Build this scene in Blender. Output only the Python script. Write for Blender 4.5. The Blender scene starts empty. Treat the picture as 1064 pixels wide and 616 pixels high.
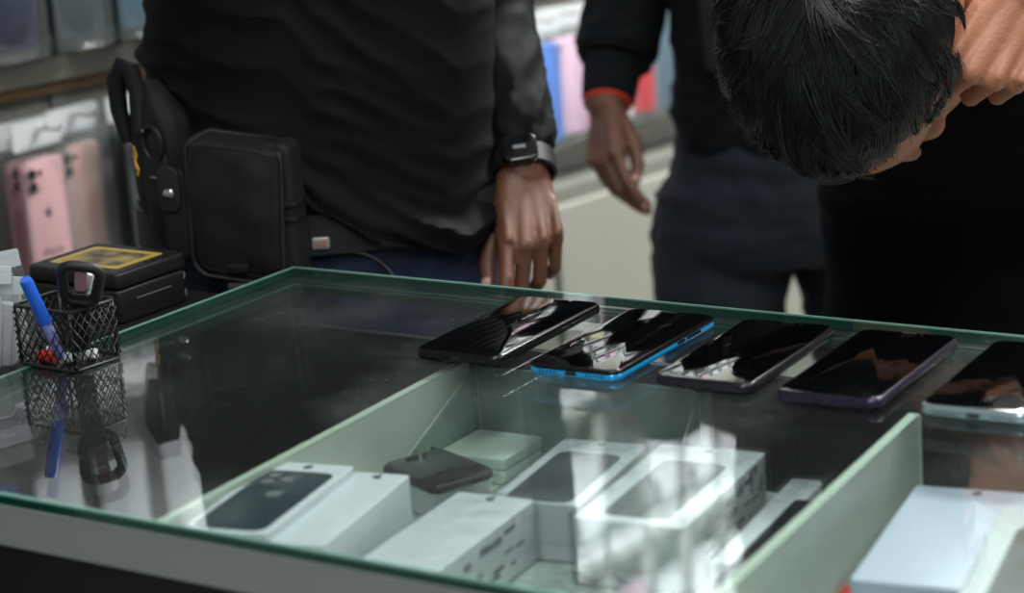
import bpy, bmesh, math, random
import numpy as np
from mathutils import Vector, Matrix, noise
random.seed(7); np.random.seed(7)
C = bpy.context.scene.collection
G = 0.95                                   # height of the glass counter top
V = Vector
# ---------------------------------------------------------------- camera frame (also used to place things in the room)
FPX = 2326.6
CAM = V((1.24, -1.487, G + .454))
CR = V((0.83510, 0.54589, -0.06793)); CU = V((-0.08145, 0.24482, 0.96614)); CF = V((-0.54404, 0.80129, -0.24891))
def at(px, py, Z): return CAM + (CF + CR*((px-532)/FPX) - CU*((py-308)/FPX))*Z
def onz(px, py, z):
    d = CF + CR*((px-532)/FPX) - CU*((py-308)/FPX); t = (G+z-CAM.z)/d.z; return CAM + d*t
RH = V((CR.x, CR.y, 0)).normalized(); FH = V((RH.y, -RH.x, 0))   # horizontal: image right, towards the viewer
UP = V((0, 0, 1))
# ---------------------------------------------------------------- materials
def s2l(c): return tuple(((x/255)/12.92 if x/255 <= .04045 else ((x/255+.055)/1.055)**2.4) for x in c)
def mat(name, col, rough=.5, metal=0, spec=.5, bump=0, bscale=300, bdetail=2, var=0, vscale=8, col2=None, sheen=0, coat=0, sss=0, stretch=None, trans=0, emis=0):
    m = bpy.data.materials.new(name); m.use_nodes = True; nt = m.node_tree; b = nt.nodes['Principled BSDF']
    c = s2l(col) + (1,)
    b.inputs['Base Color'].default_value = c; b.inputs['Roughness'].default_value = rough; b.inputs['Metallic'].default_value = metal
    b.inputs['Specular IOR Level'].default_value = spec; b.inputs['Sheen Weight'].default_value = sheen; b.inputs['Coat Weight'].default_value = coat
    if sheen: b.inputs['Sheen Roughness'].default_value = .5
    if sss: b.inputs['Subsurface Weight'].default_value = sss; b.inputs['Subsurface Radius'].default_value = (1, .35, .2); b.inputs['Subsurface Scale'].default_value = .006
    if trans: b.inputs['Transmission Weight'].default_value = trans
    tc = nt.nodes.new('ShaderNodeTexCoord'); mp = nt.nodes.new('ShaderNodeMapping'); nt.links.new(tc.outputs['Object'], mp.inputs['Vector'])
    if stretch: mp.inputs['Scale'].default_value = stretch
    if bump:
        n = nt.nodes.new('ShaderNodeTexNoise'); n.inputs['Scale'].default_value = bscale; n.inputs['Detail'].default_value = bdetail
        nt.links.new(mp.outputs['Vector'], n.inputs['Vector'])
        bp = nt.nodes.new('ShaderNodeBump'); bp.inputs['Strength'].default_value = bump; bp.inputs['Distance'].default_value = .001
        nt.links.new(n.outputs['Fac'], bp.inputs['Height']); nt.links.new(bp.outputs['Normal'], b.inputs['Normal'])
    if var or col2:
        n = nt.nodes.new('ShaderNodeTexNoise'); n.inputs['Scale'].default_value = vscale; n.inputs['Detail'].default_value = 5
        nt.links.new(mp.outputs['Vector'], n.inputs['Vector'])
        r = nt.nodes.new('ShaderNodeValToRGB'); r.color_ramp.elements[0].position = .35; r.color_ramp.elements[1].position = .65
        d = s2l(col2)+(1,) if col2 else tuple(x*(1-var) for x in c[:3])+(1,)
        r.color_ramp.elements[0].color = d; r.color_ramp.elements[1].color = c
        nt.links.new(n.outputs['Fac'], r.inputs['Fac']); nt.links.new(r.outputs['Color'], b.inputs['Base Color'])
    return m
def thin_clear(name, tint, ior, haze=.0, gloss=.0, hazecol=(220, 228, 225), bump=0, specks=False):
    """thin clear sheet: transparent + mirror by fresnel (+ a little milkiness)"""
    m = bpy.data.materials.new(name); m.use_nodes = True; nt = m.node_tree; nt.nodes.clear(); N = nt.nodes.new; L = nt.links.new
    out = N('ShaderNodeOutputMaterial'); tr = N('ShaderNodeBsdfTransparent'); tr.inputs[0].default_value = tuple(tint)+(1,)
    gl = N('ShaderNodeBsdfGlossy'); gl.inputs['Roughness'].default_value = gloss
    geo = N('ShaderNodeNewGeometry'); mr = N('ShaderNodeMapRange'); mr.inputs['To Min'].default_value = ior; mr.inputs['To Max'].default_value = 1/ior
    L(geo.outputs['Backfacing'], mr.inputs['Value'])
    fr = N('ShaderNodeFresnel'); L(mr.outputs['Result'], fr.inputs['IOR'])
    df = N('ShaderNodeBsdfDiffuse'); df.inputs[0].default_value = s2l(hazecol)+(1,)
    mx0 = N('ShaderNodeMixShader'); mx0.inputs[0].default_value = haze; L(tr.outputs[0], mx0.inputs[1]); L(df.outputs[0], mx0.inputs[2])
    if specks:
        tc = N('ShaderNodeTexCoord'); n1 = N('ShaderNodeTexNoise'); n1.inputs['Scale'].default_value = 9; n1.inputs['Detail'].default_value = 6
        n2 = N('ShaderNodeTexVoronoi'); n2.inputs['Scale'].default_value = 90
        L(tc.outputs['Object'], n1.inputs['Vector']); L(tc.outputs['Object'], n2.inputs['Vector'])
        a = N('ShaderNodeMapRange'); a.inputs['From Min'].default_value = .45; a.inputs['From Max'].default_value = .8; a.inputs['To Min'].default_value = haze*.5; a.inputs['To Max'].default_value = haze*3
        L(n1.outputs['Fac'], a.inputs['Value'])
        b = N('ShaderNodeMapRange'); b.inputs['From Min'].default_value = .0; b.inputs['From Max'].default_value = .11; b.inputs['To Min'].default_value = .25; b.inputs['To Max'].default_value = 0
        L(n2.outputs['Distance'], b.inputs['Value'])
        th = N('ShaderNodeMath'); th.operation = 'GREATER_THAN'; th.inputs[1].default_value = .55; L(n1.outputs['Fac'], th.inputs[0])
        mu = N('ShaderNodeMath'); mu.operation = 'MULTIPLY'; L(b.outputs[0], mu.inputs[0]); L(th.outputs[0], mu.inputs[1])
        ad = N('ShaderNodeMath'); ad.operation = 'ADD'; L(a.outputs[0], ad.inputs[0]); L(mu.outputs[0], ad.inputs[1]); L(ad.outputs[0], mx0.inputs[0])
    if bump:
        tc = N('ShaderNodeTexCoord'); n = N('ShaderNodeTexNoise'); n.inputs['Scale'].default_value = 60; n.inputs['Detail'].default_value = 3; L(tc.outputs['Object'], n.inputs['Vector'])
        bp = N('ShaderNodeBump'); bp.inputs['Strength'].default_value = bump; bp.inputs['Distance'].default_value = .004; L(n.outputs['Fac'], bp.inputs['Height'])
        L(bp.outputs[0], gl.inputs['Normal']); L(bp.outputs[0], fr.inputs['Normal'])
    mx = N('ShaderNodeMixShader'); L(fr.outputs[0], mx.inputs[0]); L(mx0.outputs[0], mx.inputs[1]); L(gl.outputs[0], mx.inputs[2]); L(mx.outputs[0], out.inputs[0])
    return m
M = dict(
 glass=thin_clear('counter_glass', (.935, .975, .96), 1.52, .012, specks=True),
 edge=mat('glass_edge', (6, 62, 50), .15, coat=.3),
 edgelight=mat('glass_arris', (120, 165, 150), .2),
 alu=mat('brushed_frame', (146, 148, 144), .5, .1, bump=.2, stretch=(2, 40, 40)),
 ledge=mat('inner_ledge', (150, 172, 162), .5),
 dark=mat('black_base', (9, 10, 11), .5),
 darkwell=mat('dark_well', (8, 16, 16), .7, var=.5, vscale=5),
 board=mat('divider_board', (200, 204, 194), .45, var=.12, vscale=14),
 boardtop=mat('divider_edge', (178, 190, 176), .4),
 tray=mat('tray_floor', (185, 200, 190), .5, var=.15, vscale=20),
 greenback=mat('backboard', (110, 128, 124), .3, var=.2),
 acrylic=thin_clear('acrylic', (.85, .93, .9), 1.3, .16, .05, (170, 190, 182)),
 whitebox=mat('white_card', (206, 208, 215), .4, var=.05, vscale=30),
 lavbox=mat('pale_card', (196, 200, 222), .35, var=.04, vscale=10),
 seam=mat('lid_seam', (120, 122, 126), .6),
 wrap=thin_clear('shrink_wrap', (.98, .985, .985), 1.22, .03, .08, bump=.8),
 bag=thin_clear('clear_bag', (.96, .97, .98), 1.22, .04, .12, bump=1.0),
 ink=mat('grey_ink', (95, 98, 102), .6), darkink=mat('dark_ink', (30, 32, 36), .6),
 screenpic=mat('printed_screen', (24, 34, 44), .3, var=.4, vscale=30), picpale=mat('printed_grey', (60, 66, 80), .3, col2=(24, 28, 36), vscale=25),
 pic_blue=mat('printed_navy', (14, 38, 54), .25, var=.3, vscale=25),
 screen=mat('phone_screen', (3, 4, 5), .04, spec=.4), pblack=mat('phone_black', (12, 12, 14), .25, .4),
 pblue=mat('phone_blue', (20, 150, 215), .25, .35, coat=.4), pplum=mat('phone_plum', (52, 42, 62), .22, .7), pgrey=mat('phone_graphite', (46, 44, 50), .22, .7), psilver=mat('phone_silver', (150, 165, 170), .25, .7),
 lens=mat('lens_black', (6, 7, 9), .1, coat=.5), port=mat('port_black', (2, 2, 2), .6),
 steel=mat('polished_metal', (190, 190, 190), .2, 1), gold=mat('gold_print', (190, 160, 70), .45), ylogo=mat('yellow_mark', (225, 165, 40), .5),
 nylon=mat('black_nylon', (24, 25, 27), .6, spec=.25, bump=.6, bscale=900), piping=mat('nylon_binding', (13, 14, 15), .5, bump=.4, bscale=1200), rubberblack=mat('black_rubber', (9, 9, 10), .55),
 leather=mat('black_leather', (15, 15, 16), .45, bump=.4, bscale=200),
 shirt1=mat('black_jersey', (8, 10, 12), .72, spec=.13, bump=.3, bscale=1400), shirt2=mat('black_jacket', (14, 18, 22), .8, spec=.15, bump=.3, bscale=900), shirt3=mat('black_tshirt', (12, 14, 17), .9, spec=.1, bump=.3, bscale=1400),
 jeans1=mat('dark_blue_denim', (20, 38, 68), .8, bump=.6, bscale=1100, var=.4, vscale=60), jeans2=mat('navy_denim', (16, 27, 42), .8, bump=.6, bscale=1100, var=.3, vscale=50), stitch=mat('denim_thread', (95, 85, 85), .7),
 skin1=mat('brown_skin', (112, 72, 54), .5, bump=.5, bscale=350, var=.18, vscale=45, sss=.15), skin2=mat('brown_skin_two', (112, 72, 54), .5, bump=.4, bscale=350, var=.18, vscale=45, sss=.15),
 skin3=mat('tan_skin', (182, 122, 92), .48, bump=.6, bscale=420, var=.16, vscale=40, sss=.2), nail=mat('fingernail', (205, 160, 150), .3),
 hair=mat('black_hair', (19, 19, 21), .25, spec=1), hair_highlight=mat('painted_highlight_hair', (50, 51, 56), .3, spec=1), haircap=mat('hair_under', (6, 6, 7), .6), eye=mat('eyeball', (225, 222, 218), .1), iris=mat('iris', (30, 18, 12), .1), lips=mat('lips', (140, 84, 74), .5),
 red=mat('red_cord', (215, 60, 35), .6), redp=mat('red_plastic', (200, 45, 40), .4), pinkp=mat('pink_plastic', (225, 120, 150), .4), whitep=mat('white_plastic', (225, 225, 228), .35), bluep=mat('blue_pen', (30, 95, 205), .3, coat=.4), purp=mat('purple_plastic', (110, 40, 170), .4),
 wire=mat('black_wire', (13, 13, 14), .4), wall=mat('painted_wall', (176, 176, 168), .8, var=.06, vscale=2), ceil=mat('ceiling_paint', (215, 215, 210), .9), floor=mat('floor_tile', (150, 148, 140), .35, var=.1, vscale=2),
 cab=mat('cabinet_laminate', (150, 149, 140), .5, var=.05, vscale=3), slat=mat('wall_panel', (160, 160, 154), .6, var=.2), rail=mat('rail_grey', (112, 110, 98), .5, var=.25, vscale=12), wood=mat('amber_wood', (112, 84, 48), .6, col2=(78, 60, 40), vscale=10, stretch=(3, 3, 30)),
 card=mat('header_card', (205, 208, 210), .5), cardboard=mat('card_inner', (150, 145, 140), .7),
)
def cm(col, rough=.35): return mat('case_plastic', col, rough, coat=.2)
# ---------------------------------------------------------------- mesh helpers (all in world coordinates)
def nb(): return bmesh.new()
def link(name, me, m=None, parent=None, smooth=True, loc=None, mats=None):
    o = bpy.data.objects.new(name, me); C.objects.link(o)
    for q in (mats or ([m] if m else [])): me.materials.append(q)
    if parent is not None:
        root = parent; off = V((0, 0, 0))
        while root is not None: off += root.location; root = root.parent
        me.transform(Matrix.Translation(-off)); o.parent = parent
    elif loc is not None:
        me.transform(Matrix.Translation(-V(loc))); o.location = loc
    if smooth:
        for p in me.polygons: p.use_smooth = True
    return o
def obj(name, bm, m=None, parent=None, smooth=True, loc=None, mats=None, sharp=40, recalc=True):
    if recalc: bmesh.ops.recalc_face_normals(bm, faces=bm.faces)
    if smooth:
        for e in bm.edges:
            if len(e.link_faces) == 2 and e.calc_face_angle(0) > math.radians(sharp): e.smooth = False
    me = bpy.data.meshes.new(name); bm.to_mesh(me); bm.free()
    return link(name, me, m, parent, smooth, loc, mats)
def thing(name, label, cat, loc, group=None):
    o = bpy.data.objects.new(name, None); C.objects.link(o); o.location = loc; o.empty_display_size = .05
    return tag(o, label, cat, group)
def tag(o, label, cat, group=None):
    o['label'] = label; o['category'] = cat
    if group: o['group'] = group
    return o
def struct(o): o['kind'] = 'structure'; return o
def frame(o, x, y, z):
    m = Matrix.Identity(4)
    for i, a in enumerate((x, y, z)):
        for k in range(3): m[k][i] = a[k]
    for k in range(3): m[k][3] = o[k]
    return m
def rotz(c, ang): return Matrix.Translation(V(c)) @ Matrix.Rotation(ang, 4, 'Z')
I4 = Matrix.Identity(4)
def box(bm, c, s, T=I4, bev=0, seg=2):
    t = nb(); bmesh.ops.create_cube(t, size=1)
    for v in t.verts: v.co = V((v.co.x*s[0]+c[0], v.co.y*s[1]+c[1], v.co.z*s[2]+c[2]))
    if bev: bmesh.ops.bevel(t, geom=list(t.edges), offset=bev, segments=seg, profile=.6, affect='EDGES')
    merge(bm, t, T)
def merge(bm, t, T=I4, mi=0):
    mp = {}
    for v in t.verts: mp[v] = bm.verts.new(T @ v.co)
    for f in t.faces:
        try: nf = bm.faces.new([mp[v] for v in f.verts]); nf.material_index = mi or f.material_index
        except ValueError: pass
    t.free()
def rrect(w, l, r, n=6):
    P = []
    r = min(r, w/2-1e-5, l/2-1e-5)
    for cx, cy, a0 in ((w/2-r, l/2-r, 0), (-w/2+r, l/2-r, 90), (-w/2+r, -l/2+r, 180), (w/2-r, -l/2+r, 270)):
        for k in range(n+1):
            a = math.radians(a0+90*k/n); P.append((cx+r*math.cos(a), cy+r*math.sin(a)))
    return P
def rings(bm, R, T=I4, cap=True, mi=0):
    """R: list of closed rings (equal counts)"""
    vs = [[bm.verts.new(T @ V(p)) for p in r] for r in R]; n = len(vs[0]); F = []
    for a, b in zip(vs, vs[1:]):
        for i in range(n): F.append(bm.faces.new((a[i], a[(i+1) % n], b[(i+1) % n], b[i])))
    if cap: F.append(bm.faces.new(vs[0][::-1])); F.append(bm.faces.new(vs[-1]))
    for f in F: f.material_index = mi
    return F
def slab(bm, w, l, z0, z1, rc, er=.0, T=I4, n=6, prof=4, mi=0):
    """flat slab with rounded plan corners rc and rounded edges er"""
    R = []
    if er <= 0: hs = [(z0, 0), (z1, 0)]
    else:
        er = min(er, (z1-z0)/2)
        hs = [(z0+er-er*math.cos(a), er-er*math.sin(a)) for a in [math.pi/2*k/prof for k in range(prof+1)]]
        hs += [(z1-er+er*math.sin(a), er-er*math.cos(a)) for a in [math.pi/2*k/prof for k in range(prof+1)]]
    for z, ins in hs: R.append([(x, y, z) for x, y in rrect(w-2*ins, l-2*ins, max(rc-ins, .0004), n)])
    rings(bm, R, T, mi=mi)
def tube(bm, P, r, n=8, closed=False, T=I4):
    P = [V(p) for p in P]; N = len(P); rr = r if hasattr(r, '__len__') else [r]*N
    up = None; R = []
    for i, p in enumerate(P):
        t = (P[(i+1) % N]-P[i-1]) if closed else (P[min(i+1, N-1)]-P[max(i-1, 0)])
        t.normalize()
        if up is None: up = t.orthogonal().normalized()
        up = (up - t*up.dot(t)).normalized(); s = t.cross(up)
        R.append([p+(up*math.cos(2*math.pi*k/n)+s*math.sin(2*math.pi*k/n))*rr[i] for k in range(n)])
    if closed:
        vs = [[bm.verts.new(T @ V(q)) for q in r_] for r_ in R]
        for a, b in zip(vs, vs[1:]+vs[:1]):
            for i in range(n): bm.faces.new((a[i], a[(i+1) % n], b[(i+1) % n], b[i]))
    else: rings(bm, R, T)
def capsule(bm, a, b, ra, rb, n=14):
    a, b = V(a), V(b); d = b-a; L = d.length
    if L < 1e-6: d = V((0, 0, 1))
    d.normalize(); P = []; rr = []
    for k in range(5): t = math.pi/2*(k/4); P.append(a-d*ra*math.cos(t)); rr.append(max(ra*math.sin(t), ra*.04))
    for k in range(5): t = math.pi/2*(k/4); P.append(b+d*rb*math.sin(t)); rr.append(max(rb*math.cos(t), rb*.04))
    tube(bm, P, rr, n)
def ell(bm, c, ax, r, n=24):
    t = nb(); bmesh.ops.create_uvsphere(t, u_segments=n, v_segments=n//2, radius=1)
    x, y, z = ax
    for v in t.verts: v.co = V(c)+x*(v.co.x*r[0])+y*(v.co.y*r[1])+z*(v.co.z*r[2])
    merge(bm, t)
def cyl(bm, c, r, h, T=I4, n=24, r2=None):
    rings(bm, [[(c[0]+q*math.cos(2*math.pi*k/n), c[1]+q*math.sin(2*math.pi*k/n), z) for k in range(n)] for q, z in ((r, c[2]), (r2 or r, c[2]+h))], T)
def cr_(vals, t):                                  # catmull-rom through rows of numbers
    n = len(vals)-1; x = t*n; i = min(int(x), n-1); f = x-i
    p = [np.array(vals[min(max(i+k, 0), n)], float) for k in (-1, 0, 1, 2)]
    return .5*((2*p[1])+(-p[0]+p[2])*f+(2*p[0]-5*p[1]+4*p[2]-p[3])*f*f+(-p[0]+3*p[1]-3*p[2]+p[3])*f**3)
def loft(bm, spec, nseg=96, nv=80, ex=2.3, disp=None):
    """spec rows: (centre, e1, e2, a, b). disp(p, th, t, nrm)->p"""
    rows = [list(c)+list(e1)+list(e2)+[a, b] for c, e1, e2, a, b in spec]; R = []
    for j in range(nv+1):
        t = j/nv; q = cr_(rows, t); c, e1, e2, a, b = V(q[:3]), V(q[3:6]).normalized(), V(q[6:9]).normalized(), q[9], q[10]; ring = []
        for k in range(nseg):
            th = 2*math.pi*k/nseg; cs, sn = math.cos(th), math.sin(th)
            x = abs(cs)**(2/ex)*(1 if cs >= 0 else -1); y = abs(sn)**(2/ex)*(1 if sn >= 0 else -1)
            p = c+e1*(x*a)+e2*(y*b)
            if disp: p = disp(p, x, y, t, (e1*x+e2*y).normalized())
            ring.append(p)
        R.append(ring)
    rings(bm, R)
def remesh(bm, vox, smooth=6, fac=.6):
    me = bpy.data.meshes.new('tmp'); bmesh.ops.recalc_face_normals(bm, faces=bm.faces); bm.to_mesh(me); bm.free()
    o = bpy.data.objects.new('tmp', me); C.objects.link(o)
    r = o.modifiers.new('r', 'REMESH'); r.mode = 'VOXEL'; r.voxel_size = vox; r.adaptivity = 0
    s = o.modifiers.new('s', 'SMOOTH'); s.factor = fac; s.iterations = smooth
    dg = bpy.context.evaluated_depsgraph_get(); ev = o.evaluated_get(dg); m2 = bpy.data.meshes.new_from_object(ev, depsgraph=dg)
    bpy.data.objects.remove(o); out = nb(); out.from_mesh(m2); bpy.data.meshes.remove(m2); bpy.data.meshes.remove(me); return out
def lettering(txt, size, T, m, parent, name='lettering', extrude=.0001):
    cu = bpy.data.curves.new('t', 'FONT'); cu.body = txt; cu.size = size; cu.extrude = extrude; cu.align_x = 'CENTER'; cu.align_y = 'CENTER'
    o = bpy.data.objects.new('t', cu); C.objects.link(o); dg = bpy.context.evaluated_depsgraph_get()
    me = bpy.data.meshes.new_from_object(o.evaluated_get(dg)); bpy.data.objects.remove(o); me.transform(T)
    return link(name, me, m, parent, smooth=False)
def emblem(bm, s, T, dz=.0003):                    # small bitten-fruit mark
    P = []
    for k in range(28):
        a = 2*math.pi*k/28; r = 1+.07*math.cos(2*a)-.1*max(0, math.sin(a))**8 - .05*max(0, -math.sin(a))**8
        x, y = r*math.cos(a)*.92, r*math.sin(a)
        if x > .55 and -.35 < y < .5: x = .55+.22*((y-.08)/.43)**2
        P.append((x*s, y*s))
    rings(bm, [[(x, y, 0) for x, y in P], [(x, y, dz) for x, y in P]], T)
    L_ = [(0, 1.15), (.08, 1.45), (.4, 1.65), (.32, 1.32)]
    rings(bm, [[(x*s, y*s, 0) for x, y in L_], [(x*s, y*s, dz) for x, y in L_]], T)

# ================================================================ ROOM
WD = V((math.sin(math.radians(8)), math.cos(math.radians(8)), 0)); WN = V((WD.y, -WD.x, 0))
W0 = at(60, 200, 2.6); W0 = V((W0.x, W0.y, 0)) - WN*.13
TW = frame(W0, WD, WN, UP)                         # x along the wall, y out into the shop, z up
b = nb(); box(b, (1.2, -.05, 1.35), (5.6, .1, 2.7), TW); struct(obj('wall_left', b, M['wall'], smooth=False))
b = nb(); box(b, (1.5, 4.15, 1.35), (6, .1, 2.7)); struct(obj('wall_back', b, M['wall'], smooth=False))
b = nb(); box(b, (1.5, .9, -.05), (6.4, 6.6, .1)); struct(obj('floor', b, M['floor'], smooth=False))
b = nb(); box(b, (1.5, .9, 2.75), (6.4, 6.6, .1)); struct(obj('ceiling', b, M['ceil'], smooth=False))

# display rack on the wall
rk = thing('display_rack', 'grey wall rack with amber wooden rails holding hanging phone case packs', 'rack', W0)
b = nb(); box(b, (.9, .006, G+.47), (3.4, .012, 1.36), TW); obj('back_panel', b, M['slat'], rk, smooth=False)
ROWS = [-.165, .112, .375, .635, .895]
for i, z in enumerate(ROWS):
    b = nb(); box(b, (.9, .026, G+z-.026), (3.4, .028, .03), TW, .002); obj('shelf_rail', b, M['rail'] if i else M['cab'], rk, smooth=False)
    b = nb(); box(b, (.9, .022, G+z-.049), (3.4, .02, .014), TW, .002); obj('wooden_strip' if i else 'lower_strip', b, M['wood' if i else 'cab'], rk, smooth=False)
for k in range(5):
    b = nb(); box(b, (-.7+.8*k, .014, G+.43), (.02, .01, 1.28), TW); obj('upright', b, M['alu'], rk, smooth=False)
# packs
def make_pack(T, col, lens=2, twist=0):
    """hanging clear bag with a phone case; T places bottom centre, x right, y out, z up"""
    col_m = cm(col)
    r = thing('phone_case_pack', '', 'phone case', T.translation.copy())
    Tc = T @ Matrix.Rotation(math.pi/2, 4, 'X')        # local xy = face of the case, +z => -y ; flip so it looks out
    Tc = Tc @ Matrix.Rotation(math.pi, 4, 'Y')
    b = nb(); slab(b, .074, .148, -.0105, -.001, .011, .0035, Tc @ Matrix.Translation((0, .082, 0)))
    obj('case', b, col_m, r)
    b = nb(); slab(b, .030, .030, .0, .002, .008, .001, Tc @ Matrix.Translation((-.017, .135, -.001)))
    obj('camera_ring', b, col_m, r)
    b = nb()
    for q in ((-.024, .142, .0066), (-.024, .127, .0066), (-.010, .142, .003)): cyl(b, (q[0], q[1], .0008), q[2], .0018, Tc, 18)
    obj('lens_hole', b, M['lens'], r)
    b = nb()
    n = 18; R = []
    for z_, d_ in ((-.002, .0015), (.004, .006), (.04, .009), (.11, .009), (.158, .007), (.172, .003), (.178, .0015)):
        R.append([((.043-.0)*c_, d_*s_*1.0, z_) for c_, s_ in [(max(-1, min(1, 1.08*math.cos(2*math.pi*k/24))), math.sin(2*math.pi*k/24)) for k in range(24)]])
    rings(b, R, T @ Matrix.Translation((0, .006, 0))); obj('bag', b, M['bag'], r)
    b = nb(); slab(b, .084, .032, -.0006, .0006, .004, 0, Tc @ Matrix.Translation((0, .186, -.006)))
    obj('header', b, M['card'], r)
    b = nb(); tube(b, [(0, -.03, .192), (0, .03, .192), (0, .034, .198)], .0018, 6, T=T); obj('hook', b, M['steel'], r)
    return r
PC = {}
pk_names = {}
def dup(root, loc, rz=0):
    r = root.copy(); C.objects.link(r); r.location = loc; r.rotation_euler = (0, 0, rz)
    for ch in root.children:
        c = ch.copy(); C.objects.link(c); c.parent = r
        for g in ch.children: d = g.copy(); C.objects.link(d); d.parent = c
    return r
pal = {'pink': (232, 178, 182), 'rose': (205, 160, 150), 'navy': (14, 24, 50), 'teal': (70, 92, 104), 'blue': (80, 125, 205), 'dark': (52, 62, 66), 'lilac': (196, 160, 196), 'white': (218, 220, 224),
       'purple': (130, 118, 190), 'green': (140, 170, 90), 'red': (190, 40, 55), 'slate': (70, 96, 112), 'blush': (225, 185, 205), 'cream': (215, 205, 165)}
seqs = [
 ['white', 'slate', 'navy', 'blush', 'slate', 'pink', 'rose', 'dark', 'white', 'blue', 'dark', 'lilac', 'blush', 'purple', 'green', 'white', 'red', 'white', 'red', 'slate', 'white', 'blue', 'dark', 'cream'],
 ['navy', 'white', 'dark', 'navy', 'navy', 'navy', 'dark', 'slate', 'white', 'cream', 'blue', 'white', 'red', 'lilac', 'white', 'cream', 'white', 'blue', 'pink', 'dark', 'white', 'navy', 'red', 'white'],
]
for k in range(3): s = [q if q in ('white', 'cream', 'lilac', 'blush') or (q not in ('red', 'green') and random.random() < .35) else 'white' for q in seqs[0]]; random.shuffle(s); seqs.append(s)
X0 = -.50; PITCH = .098
rowword = ['bottom rack row', 'second rack row', 'third rack row', 'fourth rack row', 'top rack row']
PIX = None
for ri, z in enumerate(ROWS):
    tight = ['blue', 'dark', 'lilac', 'blush', 'blue', 'lilac', 'green', 'blue', 'blush', 'red', 'white', 'red', 'slate', 'white', 'red', 'slate', 'white', 'blue', 'white', 'cream'] if ri == 0 else []
    for ci, cn in enumerate((seqs[ri][:11]+tight) if tight else seqs[ri]):
        x = X0+ci*PITCH if not (tight and ci > 10) else X0+10*PITCH+(ci-10)*.056
        for deep in ((0, 1) if ri < 2 and not (tight and ci > 10) else (0,)):
            y = .082-.030*deep; xx = x+.006*deep-.004
            ang = random.uniform(-.06, .06)+(.25 if ri == 0 and ci in (5, 6) and not deep else 0)+(-.22 if tight and ci > 10 else 0)
            if ri == 0 and ci == 5: xx += .034
            if ri == 0 and ci == 6: xx += .010; y -= .022*(1-deep)+.006
            if ri == 1: xx += .014
            T = TW @ Matrix.Translation((xx, y, G+z+random.uniform(-.004, .004)))
            if cn not in PC:
                PC[cn] = make_pack(Matrix.Translation((0, 0, 0)), pal[cn]); proto = PC[cn]; r = proto
            else: r = dup(PC[cn], (0, 0, 0))
            r.location = T.translation; r.rotation_euler = (0, 0, math.atan2(WD.y, WD.x)+math.pi+ang)
            r['label'] = '%s phone case in clear bag, %s %s' % (cn if cn not in ('rose', 'white', 'cream') else {'rose': 'rose gold', 'white': 'white', 'cream': 'cream yellow'}[cn], 'hidden deeper on' if deep else 'front of', rowword[ri])
            r['group'] = '%s phone cases on the %s' % (cn, rowword[ri]) + (' behind' if deep else '')
            if ri == 0 and not deep and ci == 5: PIX = r; r['label'] = 'pale pink phone case hanging beside the yellow marked belt holster'; r['group'] = 'pink case at the pouches'
# mark on the pink case beside the man
Tp = Matrix.Translation(PIX.location) @ Matrix.Rotation(PIX.rotation_euler.z, 4, 'Z')
# the case face looks along local +y turned; put the printing on both broad sides' outer face
for s_ in (1,):
    Tf = Matrix.Rotation(math.pi/2, 4, 'X') @ Matrix.Rotation(math.pi, 4, 'Y')
    b = nb(); emblem(b, .0065, Tf @ Matrix.Translation((0, .092, -.0008)))
    me = bpy.data.meshes.new('logo'); bmesh.ops.recalc_face_normals(b, faces=b.faces); b.to_mesh(me); b.free(); me.materials.append(M['ink']); o = bpy.data.objects.new('logo', me); C.objects.link(o); o.parent = PIX
    o = lettering('iPhone', .013, Tf @ Matrix.Translation((0, .045, -.0008)), M['ink'], None); o.parent = PIX

# white storage cabinet below the rack
cb = thing('storage_cabinet', 'pale grey low storage cabinet under the wall rack of phone cases', 'cabinet', TW @ V((.9, .12, 0)))
b = nb(); box(b, (.9, .052, (G-.225)/2), (3.4, .085, G-.225), TW, .004); obj('carcass', b, mat('cabinet_body', (112, 112, 105), .6), cb, smooth=False)
for k in range(6):
    b = nb(); box(b, (-.5+.56*k, .102, (G-.225)/2+.02), (.545, .014, G-.315), TW, .003); d = obj('door', b, M['cab'], cb, smooth=False)
    b = nb(); box(b, (-.5+.56*k+(.22 if k % 2 else -.22), .115, .60), (.010, .012, .09), TW, .004); obj('handle', b, M['alu'], d)

# ceiling lamps; the customer side one is added for hair highlights
for i, (x, y) in enumerate(((.9, -.6), (.2, 1.6), (2.0, .9), (1.3, -1.9))):
    t = thing('ceiling_light', ['long white ceiling light above the glass counter', 'long white ceiling light above the wall rack', 'long white ceiling light above the empty floor', 'unseen ceiling light added on the customer side for hair highlights'][i], 'ceiling light', (x, y, 2.7))
    b = nb(); box(b, (x, y, 2.68), (.16, 1.2, .04), bev=.004); obj('housing', b, M['whitep'], t)
    b = nb(); tube(b, [(x, y-.57, 2.645), (x, y+.57, 2.645)], .014, 12); em = mat('lamp_tube', (250, 250, 250)); em.node_tree.nodes['Principled BSDF'].inputs['Emission Color'].default_value = (1, 1, 1, 1); em.node_tree.nodes['Principled BSDF'].inputs['Emission Strength'].default_value = 3; obj('fluorescent_tube', b, em, t)

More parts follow.
